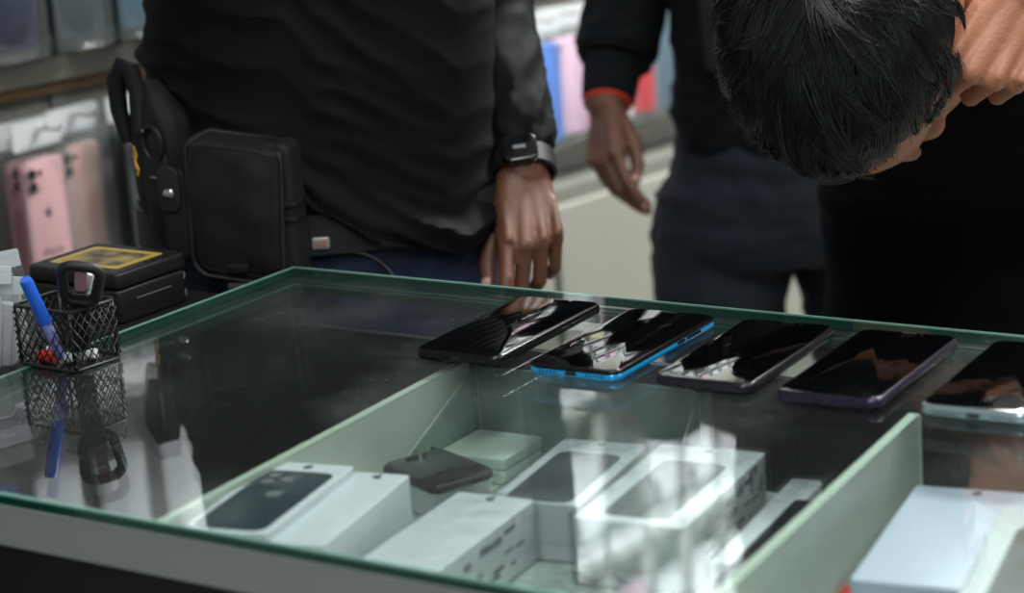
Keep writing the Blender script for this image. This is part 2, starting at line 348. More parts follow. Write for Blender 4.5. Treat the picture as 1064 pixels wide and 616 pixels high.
# ================================================================ GLASS COUNTER
XR = 1.55; YN = -.552
ct = thing('display_counter', 'glass topped display counter with white dividers and boxed phones inside', 'display counter', (XR/2, YN/2, 0))
b = nb(); box(b, (XR/2, YN/2, G-.004), (XR, -YN, .008)); bmesh.ops.recalc_face_normals(b, faces=b.faces); b.normal_update()
for f in b.faces: f.material_index = 0 if abs(f.normal.z) > .5 else 1
g = obj('glass_top', b, None, ct, smooth=False, mats=[M['glass'], M['edge']])
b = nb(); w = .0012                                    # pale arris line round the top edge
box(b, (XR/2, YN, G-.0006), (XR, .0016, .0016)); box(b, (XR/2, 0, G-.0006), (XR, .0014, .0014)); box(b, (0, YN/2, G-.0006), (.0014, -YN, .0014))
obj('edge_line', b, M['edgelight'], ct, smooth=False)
def part(name, boxes, m, parent=ct, bev=0):
    b = nb()
    for c, s in boxes: box(b, c, s, bev=bev)
    return obj(name, b, m, parent, smooth=False)
# frame rails
part('front_rail', [((XR/2, YN+.010, G-.023), (XR, .018, .028))], M['alu'], bev=.001)
part('front_panel', [((XR/2, YN+.013, .45), (XR, .014, .94))], M['dark'])
part('side_panel', [((.006, YN/2, .47), (.008, -YN-.03, .92))], M['dark'])
part('side_rail', [((.013, YN/2-.0, G-.0125), (.022, -YN-.04, .008))], mat('side_ledge', (24, 44, 40), .4))
part('back_rail', [((XR/2, -.008, G-.014), (XR, .012, .010))], mat('back_ledge', (30, 52, 48), .4))
part('back_panel', [((XR/2, -.006, .45), (XR, .008, .9))], M['dark'])
part('end_panel', [((XR-.008, YN/2, .47), (.008, -YN-.03, .92))], M['dark'])
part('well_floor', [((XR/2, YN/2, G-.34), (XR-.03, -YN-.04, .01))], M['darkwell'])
part('tray_floor', [((.92, (-.535-.165)/2, G-.084), (1.24, .37, .006))], M['tray'])
for x0, x1, nm in ((.296, .318, 0), (.660, .692, 1)):
    b = nb(); w_ = .007
    # board running front to back, splayed a little
    P = [(x0-w_/2, -.168), (x0+w_/2, -.168), (x1+w_/2, -.533), (x1-w_/2, -.533)]
    rings(b, [[(x, y, G-.081) for x, y in P], [(x, y, G-.0115) for x, y in P]]); d = obj('divider', b, M['board'], ct, smooth=False)
    b = nb(); rings(b, [[(x, y, G-.0115) for x, y in P], [(x, y, G-.0095) for x, y in P]]); box(b, (x0+w_/2, -.1675, G-.046), (.002, .002, .07)); obj('edge_band', b, M['boardtop'], d, smooth=False)
part('backboard', [((.402, -.163, G-.047), (.205, .004, .067))], M['greenback'])
for xa, ye in ((.3065, -.31), (.4965, -.222)):
    b = nb(); t_ = .0012
    P = [(-.166, -.0115), (-.166, -.081), (ye, -.081), (ye+.01, -.076)]
    rings(b, [[(xa, y, G+z) for y, z in P], [(xa+t_, y, G+z) for y, z in P]]); fn = obj('clear_fin', b, M['acrylic'], ct, smooth=False)
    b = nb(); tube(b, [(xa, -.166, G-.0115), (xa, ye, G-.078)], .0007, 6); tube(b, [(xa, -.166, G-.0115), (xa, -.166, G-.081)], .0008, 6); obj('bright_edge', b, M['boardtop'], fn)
# things in the dark well
def plainbox(name, label, cat, c, s, ang, m, seam=None, group=None):
    T = rotz((c[0], c[1], G+c[2]), math.radians(ang)); r = thing(name, label, cat, T.translation.copy(), group)
    b = nb(); slab(b, s[0], s[1], 0, s[2]*.55, .004, .0015, T); obj('tray', b, m, r)
    b = nb(); slab(b, s[0]+.001, s[1]+.001, s[2]*.56, s[2], .004, .0015, T); obj('lid', b, m, r); return r
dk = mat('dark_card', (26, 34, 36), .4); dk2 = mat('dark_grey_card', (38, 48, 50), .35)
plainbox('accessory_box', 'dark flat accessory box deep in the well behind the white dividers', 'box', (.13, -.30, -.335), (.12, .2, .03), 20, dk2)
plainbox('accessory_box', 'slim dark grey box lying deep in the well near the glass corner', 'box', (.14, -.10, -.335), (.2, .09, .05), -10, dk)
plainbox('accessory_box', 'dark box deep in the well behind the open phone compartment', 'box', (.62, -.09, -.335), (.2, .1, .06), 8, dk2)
plainbox('flat_case_box', 'pale green flat box at the back of the boxed phone compartment', 'box', (.338, -.200, -.0805), (.056, .056, .02), 92, M['tray'])

# ---------------------------------------------------------------- phone boxes in the tray
def lookpoly(c4, z):                                    # rectangle (centre, angle, w, l) lying at height z from its corners in the view
    P = [onz(x, y, z) for x, y in c4]                   # back-left, back-right, front-right, front-left
    c = sum(P, V((0, 0, 0)))/4; l = ((P[0]-P[3])+(P[1]-P[2]))/2; w = ((P[1]-P[0])+(P[2]-P[3]))/2
    return c, math.atan2(l.y, l.x)-math.pi/2, w.length, l.length
def phonebox(label, q, ztop, h, size=None, pic=None, picm='screenpic', m='whitebox', cam=None, wrap=False, emb=True, text=False, grow=0, sidetext=False):
    c, a, w, l = lookpoly(q, ztop)
    if size: w, l = size
    T = rotz((c.x, c.y, 0), a) @ Matrix.Translation((0, -grow/2, 0)); l += grow
    r = thing('phone_box', label, 'phone box', T @ V((0, 0, G+ztop-h)), 'boxed phones in the counter tray'); z0, z1 = G+ztop-h, G+ztop
    b = nb(); slab(b, w-.001, l-.001, z0, z0+h*.28, .003, .0008, T); obj('tray', b, M[m], r)
    b = nb(); slab(b, w, l, z0+h*.29, z1, .003, .0008, T); obj('lid', b, M[m], r)
    if pic:
        pw, pl, oy = pic
        b = nb(); slab(b, pw, pl, z1, z1+.0003, .008, 0, T @ Matrix.Translation((0, oy, 0))); pp = obj('printed_phone', b, M[picm], r, smooth=False)
        if cam == 'back':
            b = nb(); slab(b, .026, .026, z1+.0003, z1+.0007, .006, 0, T @ Matrix.Translation((-pw/2+.017, oy+pl/2-.017, 0))); cz = obj('printed_camera', b, M['picpale'], pp, smooth=False)
            b = nb()
            for dx, dy in ((.011, -.011), (.011, -.023), (.023, -.017)): cyl(b, (-pw/2+dx, oy+pl/2-dy*-1-.0, z1+.0007), .0045, .0003, T, 16)
            obj('printed_lens', b, M['ink'], pp, smooth=False)
            b = nb(); emblem(b, .006, T @ Matrix.Translation((.002, oy+.01, z1+.0004)), .0002); obj('logo', b, M['ink'], pp, smooth=False)
        if cam == 'front':
            b = nb(); slab(b, .018, .0028, z1+.0003, z1+.0006, .0014, 0, T @ Matrix.Translation((0, oy+pl/2-.003, 0))); obj('printed_notch', b, M['ink'], pp, smooth=False)
    if emb:
        b = nb(); emblem(b, .0035, T @ Matrix.Translation((.0, l/2-.008, z1)), .0003); obj('logo', b, M['darkink'], r, smooth=False)
    if text:
        Tt = T @ Matrix.Translation((w/2+.0003, 0, z0+h*.6)) @ Matrix.Rotation(math.pi/2, 4, 'Z') @ Matrix.Rotation(math.pi/2, 4, 'X')
        lettering('iPhone', .013, Tt, M['ink'], r)
    if sidetext:
        b = nb(); random.seed(3)
        for k in range(16):
            y = -l/2+.01+random.random()*(l-.03); zz = z0+h*.2+random.random()*h*.65
            box(b, (w/2+.0002, y, zz), (.0004, random.uniform(.004, .016), random.uniform(.0012, .005)), T)
        obj('printed_marks', b, M['ink'], r, smooth=False)
    if wrap:
        b = nb(); R = []
        for i, (z, g_) in enumerate(((z0, .002), (z0+h*.5, .003), (z1+.001, .0025), (z1+.002, -.004))):
            R.append([(x+random.uniform(-.0008, .0008), y+random.uniform(-.0008, .0008), z+random.uniform(-.0004, .0006)) for x, y in rrect(w+2*g_, l+2*g_, .003, 3)])
        rings(b, R, T); bmesh.ops.recalc_face_normals(b, faces=b.faces); obj('shrink_wrap', b, M['wrap'], r)
    return r, T, w, l
phonebox('white phone box with a printed dark navy phone back beside the white divider', [(287, 476), (366, 487), (276, 553), (201, 541)], -.0135, .030, pic=(.050, .107, -.006), picm='pic_blue', cam='back', grow=.01)
phonebox('plain white box underneath the box with the printed navy phone', [(287, 476), (366, 487), (276, 553), (201, 541)], -.044, .036, emb=False, grow=0)
phonebox('narrow plain white phone box standing on its side next to the navy phone box', [(375, 487), (420, 496), (337, 566), (290, 551)], -.020, .060, emb=True, grow=.012, text=False)
phonebox('white phone box with grey printed side text and crumpled wrap, closest to the viewer', [(476, 507), (556, 522), (450, 592), (387, 577)], -.038, .042, wrap=True, grow=.03, sidetext=True)
phonebox('wrapped white phone box with a printed grey phone screen between two other boxes', [(604, 450), (657, 467), (597, 533), (514, 511)], -.040, .040, pic=(.047, .098, -.012), picm='picpale', cam='front', wrap=True)
phonebox('large wrapped white phone box with a printed dark phone, tallest in the tray', [(692, 456), (792, 475), (707, 550), (598, 537)], -.035, .045, pic=(.046, .108, -.010), cam='front', wrap=True, text=True, sidetext=True)
# small box carrying a loose black phone
c, a, w, l = lookpoly([(466, 470), (526, 482), (455, 503), (401, 489)], -.047)
phonebox('small white box under the loose black phone', [(462, 474), (516, 487), (453, 506), (405, 493)], -.0565, .024, emb=False)
# white box leaning by the divider, pale box in the next compartment
phonebox('white phone box with a crumpled open bag beside the grey divider', [(826, 496), (852, 500), (772, 590), (738, 582)], -.055, .025, wrap=True, emb=False)
phonebox('pale lavender plain phone box alone in the end compartment', [(983, 497), (1055, 522), (1021, 608), (893, 608)], -.036, .044, m='lavbox', size=(.082, .165), emb=True)
phonebox('white phone box with printed grey phone beside the pale lavender box', [(1062, 526), (1160, 552), (1125, 640), (1018, 618)], -.030, .050, size=(.082, .165), pic=(.052, .115, -.008), picm='picpale', cam='front')

# ---------------------------------------------------------------- phones
def phone(label, cx, cy, ang, z0, L=.158, W=.0755, T_=.0082, body='pblack', lower=None, group=None, buttons=True, rc=.010, T=None):
    T = T or rotz((cx, cy, z0), math.radians(ang-90)); r = thing('smartphone', label, 'phone', T.translation.copy(), group)
    if lower:
        b = nb(); slab(b, W, L, .0001, T_*.72, rc, .0034, T, prof=5); obj('back_shell', b, M[lower], r)
        b = nb(); slab(b, W-.0006, L-.0006, T_*.55, T_, rc, .0018, T, prof=4); obj('body', b, M[body], r)
    else:
        b = nb(); slab(b, W, L, .0001, T_, rc, .0036, T, prof=6); obj('body', b, M[body], r)
    b = nb(); slab(b, W-.0045, L-.0045, T_-.0003, T_+.0003, rc-.002, .0003, T, prof=2); s = obj('screen', b, M['screen'], r)
    b = nb(); slab(b, .011, .0014, T_+.0003, T_+.00045, .0007, 0, T @ Matrix.Translation((0, L/2-.0042, 0))); obj('earpiece', b, M['port'], s, smooth=False)
    b = nb(); cyl(b, (.010, L/2-.0046, T_+.0003), .0013, .00015, T, 14); obj('front_camera', b, M['lens'], s, smooth=False)
    Tb = T @ Matrix.Translation((0, -L/2, T_*.45)) @ Matrix.Rotation(math.pi/2, 4, 'X')
    b = nb(); slab(b, .009, .0028, -.0001, .0004, .0013, 0, Tb)
    obj('charging_port', b, M['port'], r, smooth=False)
    b = nb()
    for k in range(5):
        cyl(b, (.013+.0032*k, 0, -.0001), .0008, .0004, Tb, 8); cyl(b, (-.013-.0032*k, 0, -.0001), .0008, .0004, Tb, 8)
    obj('speaker_holes', b, M['port'], r, smooth=False)
    if buttons:
        for y, ll in ((.028, .011), (.048, .022)):
            b = nb(); slab(b, .0022, ll, -.0003, .0006, .001, .0003, T @ Matrix.Translation((W/2, y-.01, T_*.5)) @ Matrix.Rotation(math.pi/2, 4, 'Y')); obj('button', b, M[body], r)
    return r
gp = 'phones laid out on the glass counter'
phone('black smartphone on the glass beside the man with belt pouches, nearest his hand', .3120, -.1248, 92.3, G, .160, body='pblack', group=gp)
phone('black screened smartphone with a bright blue shell lying on the glass', .4145, -.1282, 91.4, G, .158, body='pblack', lower='pblue', group=gp)
phone('graphite smartphone on the glass between the blue phone and the plum phone', .5140, -.1243, 92.8, G, .156, body='pgrey', group=gp)
phone('dark plum framed smartphone on the glass between graphite and silver phones', .6085, -.1234, 93.0, G, .160, body='pplum', group=gp)
phone('silver framed smartphone at the end of the row on the glass', .7090, -.1180, 93.0, G, .158, body='psilver', group=gp)
P = [onz(x, y, -.048) for x, y in [(466, 470), (526, 482), (455, 503), (401, 489)]]; c = sum(P, V((0, 0, 0)))/4
phone('loose black smartphone lying on a small white box inside the counter', c.x-.008, c.y+.002, -21+180, G-.0563, .072, .054, .0075, body='pblack')
P = [onz(x, y, -.045) for x, y in [(814, 518), (862, 520), (800, 592), (757, 586)]]; c = sum(P, V((0, 0, 0)))/4
phone('black phone standing against the grey divider inside the counter', c.x, c.y, 97, G-.0805, .150, .034, .03, body='pblack', rc=.006, buttons=False)
# plastic bag heap and small bits in the tray near the front edge
b = nb(); P0 = onz(660, 602, -.06)
t = nb(); bmesh.ops.create_grid(t, x_segments=40, y_segments=24, size=.5)
for v in t.verts:
    x, y = v.co.x*.16, v.co.y*.06
    v.co = V((P0.x+x, P0.y+y, G-.078+.010*abs(noise.noise(V((x*40, y*40, 1))))*2+.012*max(0, noise.noise(V((x*18, y*18, 5))))))
merge(b, t); tag(obj('plastic_bag', b, M['bag']), 'crumpled clear plastic bag on the tray in front of the tall phone box', 'bag')
c = onz(830, 614, -.075); b = nb(); slab(b, .03, .022, 0, .006, .005, .002, rotz((c.x, c.y, G-.0808), .3)); tag(obj('earbud_case', b, M['purp'], loc=(c.x, c.y, G-.0808)), 'small purple plastic item on the tray against the grey divider', 'earbud case')
c = onz(882, 614, -.075); b = nb(); slab(b, .012, .02, 0, .006, .004, .002, rotz((c.x, c.y, G-.0808), .3)); tag(obj('price_tag', b, M['redp'], loc=(c.x, c.y, G-.0808)), 'tiny red tag on the tray beside the pale lavender box', 'tag')

# ================================================================ SIDE CABINET AND WHAT STANDS ON IT
sc = thing('side_cabinet', 'black low side cabinet joined to the glass counter under the gold printed box', 'cabinet', (-.2, -.45, 0))
part('cabinet_top', [((-.205, -.45, G-.022), (.38, .78, .02))], M['dark'], sc, .002)
part('carcass', [((-.205, -.45, (G-.04)/2+.004), (.36, .76, G-.045))], M['dark'], sc, .002)
for k in (0, 1):
    b = nb(); box(b, (-.205+(k-.5)*.18, -.832, .45), (.172, .012, .82), bev=.002); d = obj('door', b, M['dark'], sc)
    b = nb(); box(b, (-.205+(k-.5)*.05, -.842, .6), (.01, .012, .1), bev=.003); obj('handle', b, M['steel'], d)
ZS = G-.012
# gold printed black box
P = [onz(x, y, .032) for x, y in [(41, 271), (105, 251), (187, 262), (108, 289)]]
c = sum(P, V((0, 0, 0)))/4; ex = (P[2]-P[1]); 
ln = (((P[2]-P[3])+(P[1]-P[0]))/2); wd = (((P[1]-P[2])+(P[0]-P[3]))/2)
bc = c; ang = math.atan2(ln.y, ln.x); bl, bw = ln.length, wd.length
T = rotz((bc.x, bc.y, ZS), ang); hb = .044
gb = thing('product_box', 'black box with a gold framed picture on its lid beside the belt pouches', 'box', T.translation.copy())
b = nb(); slab(b, bl, bw, 0, hb*.66, .006, .003, T); obj('box_base', b, M['leather'], gb)
b = nb(); slab(b, bl+.002, bw+.002, hb*.68, hb, .006, .003, T); ld = obj('lid', b, M['leather'], gb)
b = nb(); o_, i_ = rrect(bl-.026, bw-.024, .003, 2), rrect(bl-.040, bw-.038, .003, 2)
rings(b, [[(x, y, hb) for x, y in o_], [(x, y, hb+.0005) for x, y in o_], [(x, y, hb+.0005) for x, y in i_], [(x, y, hb) for x, y in i_]], T, cap=False); obj('gold_border', b, M['gold'], ld, smooth=False)
b = nb(); slab(b, bl-.042, bw-.040, hb, hb+.0003, .003, 0, T); obj('printed_picture', b, mat('picture_print', (176, 150, 78), .4, col2=(26, 30, 34), vscale=60), ld, smooth=False)
b = nb(); box(b, (0, -bw/2-.0004, hb*.42), (bl*.5, .0006, .001), T); box(b, (bl/2-.004, -bw/2-.0005, hb*.2), (.0015, .0008, .006), T); box(b, (bl/2-.004, -bw/2-.0005, hb*.55), (.0015, .0008, .006), T); obj('scuff_line', b, M['ink'], gb, smooth=False)
# clear packs at the picture's edge
for i, (px, py, hh, tl) in enumerate(((8, 386, .072, .08), (30, 372, .080, -.1), (-25, 392, .085, .15))):
    c = onz(px, py, -.012); c = V((min(c.x, -.06-.02*(i == 1)), c.y, c.z))
    T = Matrix.Translation((c.x-.0, c.y-.0, ZS)) @ Matrix.Rotation(math.atan2(CR.y, CR.x)+.15*i, 4, 'Z') @ Matrix.Rotation(tl, 4, 'Y')
    r = thing('clear_pack', ['clear plastic pack of small parts beside the wire pen holder', 'taller clear plastic pack between pen holder and gold printed box', 'clear plastic pack at the frame edge by the pen holder'][i], 'plastic pack', T.translation.copy())
    b = nb(); R = []
    for z_, w_, d_ in ((0, .030, .012), (.01, .033, .016), (hh*.6, .033, .012), (hh*.9, .032, .006), (hh, .033, .002)):
        R.append([(x+.0015*noise.noise(V((x*200, z_*300, i))), y, z_+.002*noise.noise(V((x*150, 3, i)))) for x, y in rrect(w_*2, d_*2, min(d_*.9, .006), 4)])
    rings(b, R, T); obj('bag', b, M['bag'], r)
    b = nb(); slab(b, .05, hh*.72, -.004, .004, .006, .002, T @ Matrix.Translation((0, 0, hh*.40)) @ Matrix.Rotation(math.pi/2, 4, 'X')); obj('insert', b, cm((170, 172, 172)), r)
    b = nb(); slab(b, .062, .014, -.0005, .0005, .001, 0, T @ Matrix.Translation((0, 0, hh-.004)) @ Matrix.Rotation(math.pi/2, 4, 'X')); obj('sealed_edge', b, M['card'], r)

# ---------------------------------------------------------------- wire pen holder on the glass
ph_c = (.0235, -.3045); PA = math.radians(-4); pw, pd, phh = .064, .047, .0475
T = rotz((ph_c[0], ph_c[1], G), PA); hold = thing('pen_holder', 'small black wire mesh pen holder standing on the glass counter', 'pen holder', T.translation.copy())
b = nb()
tube(b, [(x, y, phh) for x, y in rrect(pw, pd, .006, 4)], .0015, 8, True, T); obj('top_rim', b, M['wire'], hold)
b = nb(); tube(b, [(x, y, .0018) for x, y in rrect(pw, pd, .006, 4)], .0015, 8, True, T); obj('bottom_rim', b, M['wire'], hold)
b = nb(); slab(b, pw-.002, pd-.002, .0008, .0018, .005, 0, T); obj('base', b, M['wire'], hold)
for sx in (-1, 1):
    for sy in (-1, 1):
        b = nb(); tube(b, [(sx*(pw/2-.0018), sy*(pd/2-.0018), 0.001), (sx*(pw/2-.0018), sy*(pd/2-.0018), phh)], .0014, 6, T=T); obj('corner_post', b, M['wire'], hold)
def lattice(L, H, toP):
    b = nb(); st = .0078; r_ = .00042
    for sgn in (1, -1):
        k = -H-st
        while k < L+H+st:
            # line x = k + sgn*z*.8
            z0, z1 = 0, H; x0, x1 = k, k+sgn*H*.75
            if sgn < 0: x0, x1 = k+H*.75, k
            dx = x1-x0; ta, tb = 0, 1
            for lim, side in ((0, 1), (L, -1)):
                fa, fb = (x0-lim)*side, (x1-lim)*side
                if fa < 0 and fb < 0: ta, tb = 1, 0; break
                if fa < 0: ta = max(ta, fa/(fa-fb))
                if fb < 0: tb = min(tb, fa/(fa-fb))
            if tb-ta > .03:
                P = [toP(x0+dx*t_, H*t_) for t_ in (ta, tb)]; tube(b, P, .00055, 4)
            k += st
    return b
for i, (o_, d_, L_) in enumerate((((-pw/2, -pd/2), (1, 0), pw), ((-pw/2, pd/2), (1, 0), pw), ((-pw/2, -pd/2), (0, 1), pd), ((pw/2, -pd/2), (0, 1), pd))):
    b = lattice(L_, phh-.002, lambda x, z: T @ V((o_[0]+d_[0]*x, o_[1]+d_[1]*x, z+.001))); obj('wire_mesh', b, M['wire'], hold)
def pen(name, label, a, bb, r0, m, capm, cat='pen', capf=.35):
    a, bb = V(a), V(bb); d = bb-a; t = thing(name, label, cat, a)
    b = nb(); n = d.normalized()
    tube(b, [a, a+n*.006, a+d*(1-capf)], [.0008, r0*.8, r0*.9], 14); obj('barrel', b, capm if capm else m, t)
    b = nb(); tube(b, [a+d*(1-capf), a+d*(1-capf)+n*.001, bb-n*.002, bb], [r0*.9, r0*1.08, r0*1.02, r0*.8], 14); obj('cap', b, m, t)
    return t
c0 = V((ph_c[0], ph_c[1], G))
p_top = at(26, 290, 1.66); p_bot = V((ph_c[0]+.003, ph_c[1]-.010, G+.003))
pn = pen('ballpoint_pen', 'bright blue capped pen leaning out of the wire pen holder', p_bot, p_top, .0048, M['bluep'], mat('pen_barrel', (140, 150, 215), .2, coat=.4), capf=.52)
q_top = at(94, 284, 1.68); q_bot = V((ph_c[0]-.004, ph_c[1]+.008, G+.004))
pen('marker_pen', 'thin pink and white pen inside the wire pen holder', q_bot, q_top, .003, M['whitep'], M['pinkp'], capf=.5)
for i, (dx, dy, m_) in enumerate(((-.016, -.012, 'redp'), (-.006, -.016, 'redp'), (.008, -.010, 'whitep'), (-.02, .002, 'whitep'), (.018, .004, 'whitep'))):
    b = nb(); tube(b, [c0+V((dx-.004, dy, .006)), c0+V((dx+.004, dy+.002, .007))], .0042, 10); tag(obj('bottle_cap', b, M[m_], loc=c0+V((dx, dy, .004))), 'small %s cap on the bottom of the wire pen holder' % ('red' if m_ == 'redp' else 'white'), 'cap', 'small %s caps in the pen holder' % ('red' if m_ == 'redp' else 'white'))
# black looped cutter handle
A = at(84, 278, 1.665); Bm = V((ph_c[0]+.006, ph_c[1]+.004, G+.004)); ax = (A-Bm).normalized(); sx = (CR-ax*CR.dot(ax)).normalized()
fz = sx.cross(ax); Tn = frame(A-ax*.016, sx, ax, fz)
sn = thing('nail_clipper', 'black loop handled tool standing in the wire pen holder', 'tool', Bm)
b = nb()
R1 = rrect(.026, .034, .008, 5)
tube(b, [(x*(1.12 if y > 0 else .95), y, 0) for x, y in R1], .0042, 10, True, Tn); obj('loop_handle', b, M['rubberblack'], sn)
b = nb(); slab(b, .016, (A-Bm).length-.03, -.003, .003, .003, .0015, frame(Bm+(A-Bm)*.40, sx, ax, fz)); obj('blade_shaft', b, M['rubberblack'], sn)
b = nb(); slab(b, .009, .02, -.002, .002, .003, .001, frame(A-ax*.012, sx, ax, fz)); obj('handle_insert', b, mat('pink_grey', (150, 110, 115), .4), sn)

# ================================================================ PEOPLE
def hand_bm(bm, W, D, N, S, curls, spread=(.10, .02, -.05, -.13), thumb=None, sc=1.0, nails=None, fl=(1, 1, 1, 1)):
    """W wrist, D towards the fingers, N out of the back of the hand, S towards the thumb"""
    W, D, N, S = V(W), V(D).normalized(), V(N), V(S); N = (N-D*N.dot(D)).normalized(); S0 = D.cross(N); S = S0 if S0.dot(S) > 0 else -S0
    P = lambda s, d, n: W+S*(s*sc)+D*(d*sc)+N*(n*sc)
    ks = (.029, .010, -.010, -.028); kd = (.086, .090, .084, .075); ph = ((.042, .025, .019), (.046, .029, .020), (.042, .027, .020), (.033, .020, .018)); rad = (.0092, .0094, .0088, .0078)
    for i in range(4):
        K = P(ks[i], kd[i], -.002-.003*abs(i-1.2)); capsule(bm, P(ks[i]*.55, .0, 0), K, .0155*sc, rad[i]*1.22*sc); capsule(bm, P(ks[i]*.6, .03, -.010), P(ks[i], kd[i]-.012, -.010), .014*sc, .0115*sc)
        capsule(bm, P(ks[i], kd[i]-.045, .006), P(ks[i], kd[i], .003), .004*sc, .0062*sc)
        ang = 0; p = K; side = spread[i]
        for j in range(3):
            ang += curls[i][j]; d = (D*math.cos(ang)-N*math.sin(ang)+S*side*math.cos(ang)).normalized()
            q = p+d*(ph[i][j]*sc*fl[i]); r0 = rad[i]*sc*(1, .93, .86)[j]; r1 = rad[i]*sc*(.93, .86, .74)[j]
            capsule(bm, p, q, r0*1.04, r1); 
            if j < 2: ell(bm, q, (D, N, S), (r1*1.08,)*3, 12)
            if j == 2 and nails is not None:
                nn = (N*math.cos(ang)+D*math.sin(ang)).normalized(); nails.append((q-d*.003*sc+nn*(r1*.72), d, nn, .0058*sc, .0048*sc))
            p = q
    ell(bm, P(0, .045, -.006), (S, D, N), (.036*sc, .050*sc, .0135*sc)); capsule(bm, P(0, -.01, 0), P(.012, .02, -.004), .021*sc, .018*sc); capsule(bm, P(.018, .02, -.008), P(.022, .07, -.010), .015*sc, .012*sc); capsule(bm, P(-.02, .02, -.008), P(-.022, .06, -.010), .014*sc, .012*sc)
    th = thumb or ((.55, .8, -.35), (.35, .9, -.35), (.15, .95, -.2))
    p = P(.020, .018, -.008); seg = (.046, .033, .026); rr = (.0145, .0112, .0102, .0082)
    for j in range(3):
        d = (S*th[j][0]+D*th[j][1]+N*th[j][2]).normalized(); q = p+d*seg[j]*sc; capsule(bm, p, q, rr[j]*sc, rr[j+1]*sc); 
        if j == 2 and nails is not None:
            nn = (S*.6+N*.6-d*(S*.6+N*.6).dot(d)).normalized(); nails.append((q-d*.004*sc+nn*rr[3]*.75*sc, d, nn, .0075*sc, .0062*sc))
        p = q
def add_nails(bm, nails):
    for c, d, n, l, w in nails:
        s = d.cross(n); t = nb(); ell(t, c, (d, s, n), (l, w, .0022), 14)
        merge(bm, t, mi=1)
def head_bm(bm, c, R, F, U, k=1.0):
    """centre between the ears; R person's own right"""
    e = lambda s, f, u, a, b_, c_: ell(bm, c+(R*s+F*f+U*u)*k, (R, F, U), (a*k, b_*k, c_*k))
    e(0, -.012, .035, .074, .092, .082); e(0, .030, -.030, .058, .062, .070); e(0, .058, -.078, .030, .028, .026); e(0, .045, .035, .062, .055, .055)
    e(-.048, .02, -.035, .02, .045, .04); e(.048, .02, -.035, .02, .045, .04)          # jaw sides
    e(-.038, .070, -.022, .018, .014, .014); e(.038, .070, -.022, .018, .014, .014)    # cheekbones
    e(-.030, .082, .014, .022, .010, .008); e(.030, .082, .014, .022, .010, .008)      # brows
    e(0, .096, -.010, .009, .014, .026); e(0, .104, -.026, .013, .013, .010); e(-.011, .096, -.030, .008, .010, .007); e(.011, .096, -.030, .008, .010, .007)
    e(0, .090, -.052, .022, .008, .006); e(0, .088, -.061, .019, .008, .006)
    for s in (-1, 1):
        e(s*.080, -.004, -.004, .009, .016, .030); e(s*.088, -.014, .010, .010, .010, .020); e(s*.080, .0, -.026, .007, .009, .011); e(s*.094, -.020, .008, .006, .005, .024)
def eyes(parent, c, R, F, U, k=1.0):
    for s in (-1, 1):
        p = c+(R*s*.031+F*.0715+U*.0)*k; b = nb(); ell(b, p, (R, F, U), (.0115*k,)*3, 20); o = obj('eye', b, M['eye'], parent)
        b = nb(); ell(b, p+F*.0078*k, (R, F, U), (.0055*k, .0048*k, .0055*k), 16); obj('iris', b, M['iris'], o)
def neck_limb(bm, pts):                              # pts: list of (point, radius)
    for (a, ra), (b_, rb) in zip(pts, pts[1:]): capsule(bm, a, b_, ra, rb, 20)
def noise2(a, b_, c=0): return noise.noise(V((a, b_, c)))
def haircap(parent, c, R, F, U, k, lift, name='hair', side=-1):
    b = nb(); t = nb(); bmesh.ops.create_uvsphere(t, u_segments=64, v_segments=48, radius=1)
    dele = []
    for v in t.verts:
        s, f, u = v.co; rr = 1+.05*noise2(s*4, f*4, u*4)
        v.co = c+(R*s*(.080+lift*.4)+F*(f*(.096+lift*.8)-.014)+U*(u*(.086+lift)+.038))*k*rr
        # hairline: front above the brow, sides above the ears, nape low
        lim = (.35 if f > .55 else (.05 if f > .0 else -.45)) if abs(s) < .75 else (.12 if f > -.15 else -.4)
        if s < -.3 and f > -.45: lim = max(lim, side)
        if u < lim: dele.append(v)
    bmesh.ops.delete(t, geom=dele, context='VERTS'); merge(b, t); return obj(name, b, M['haircap'], parent, recalc=False)
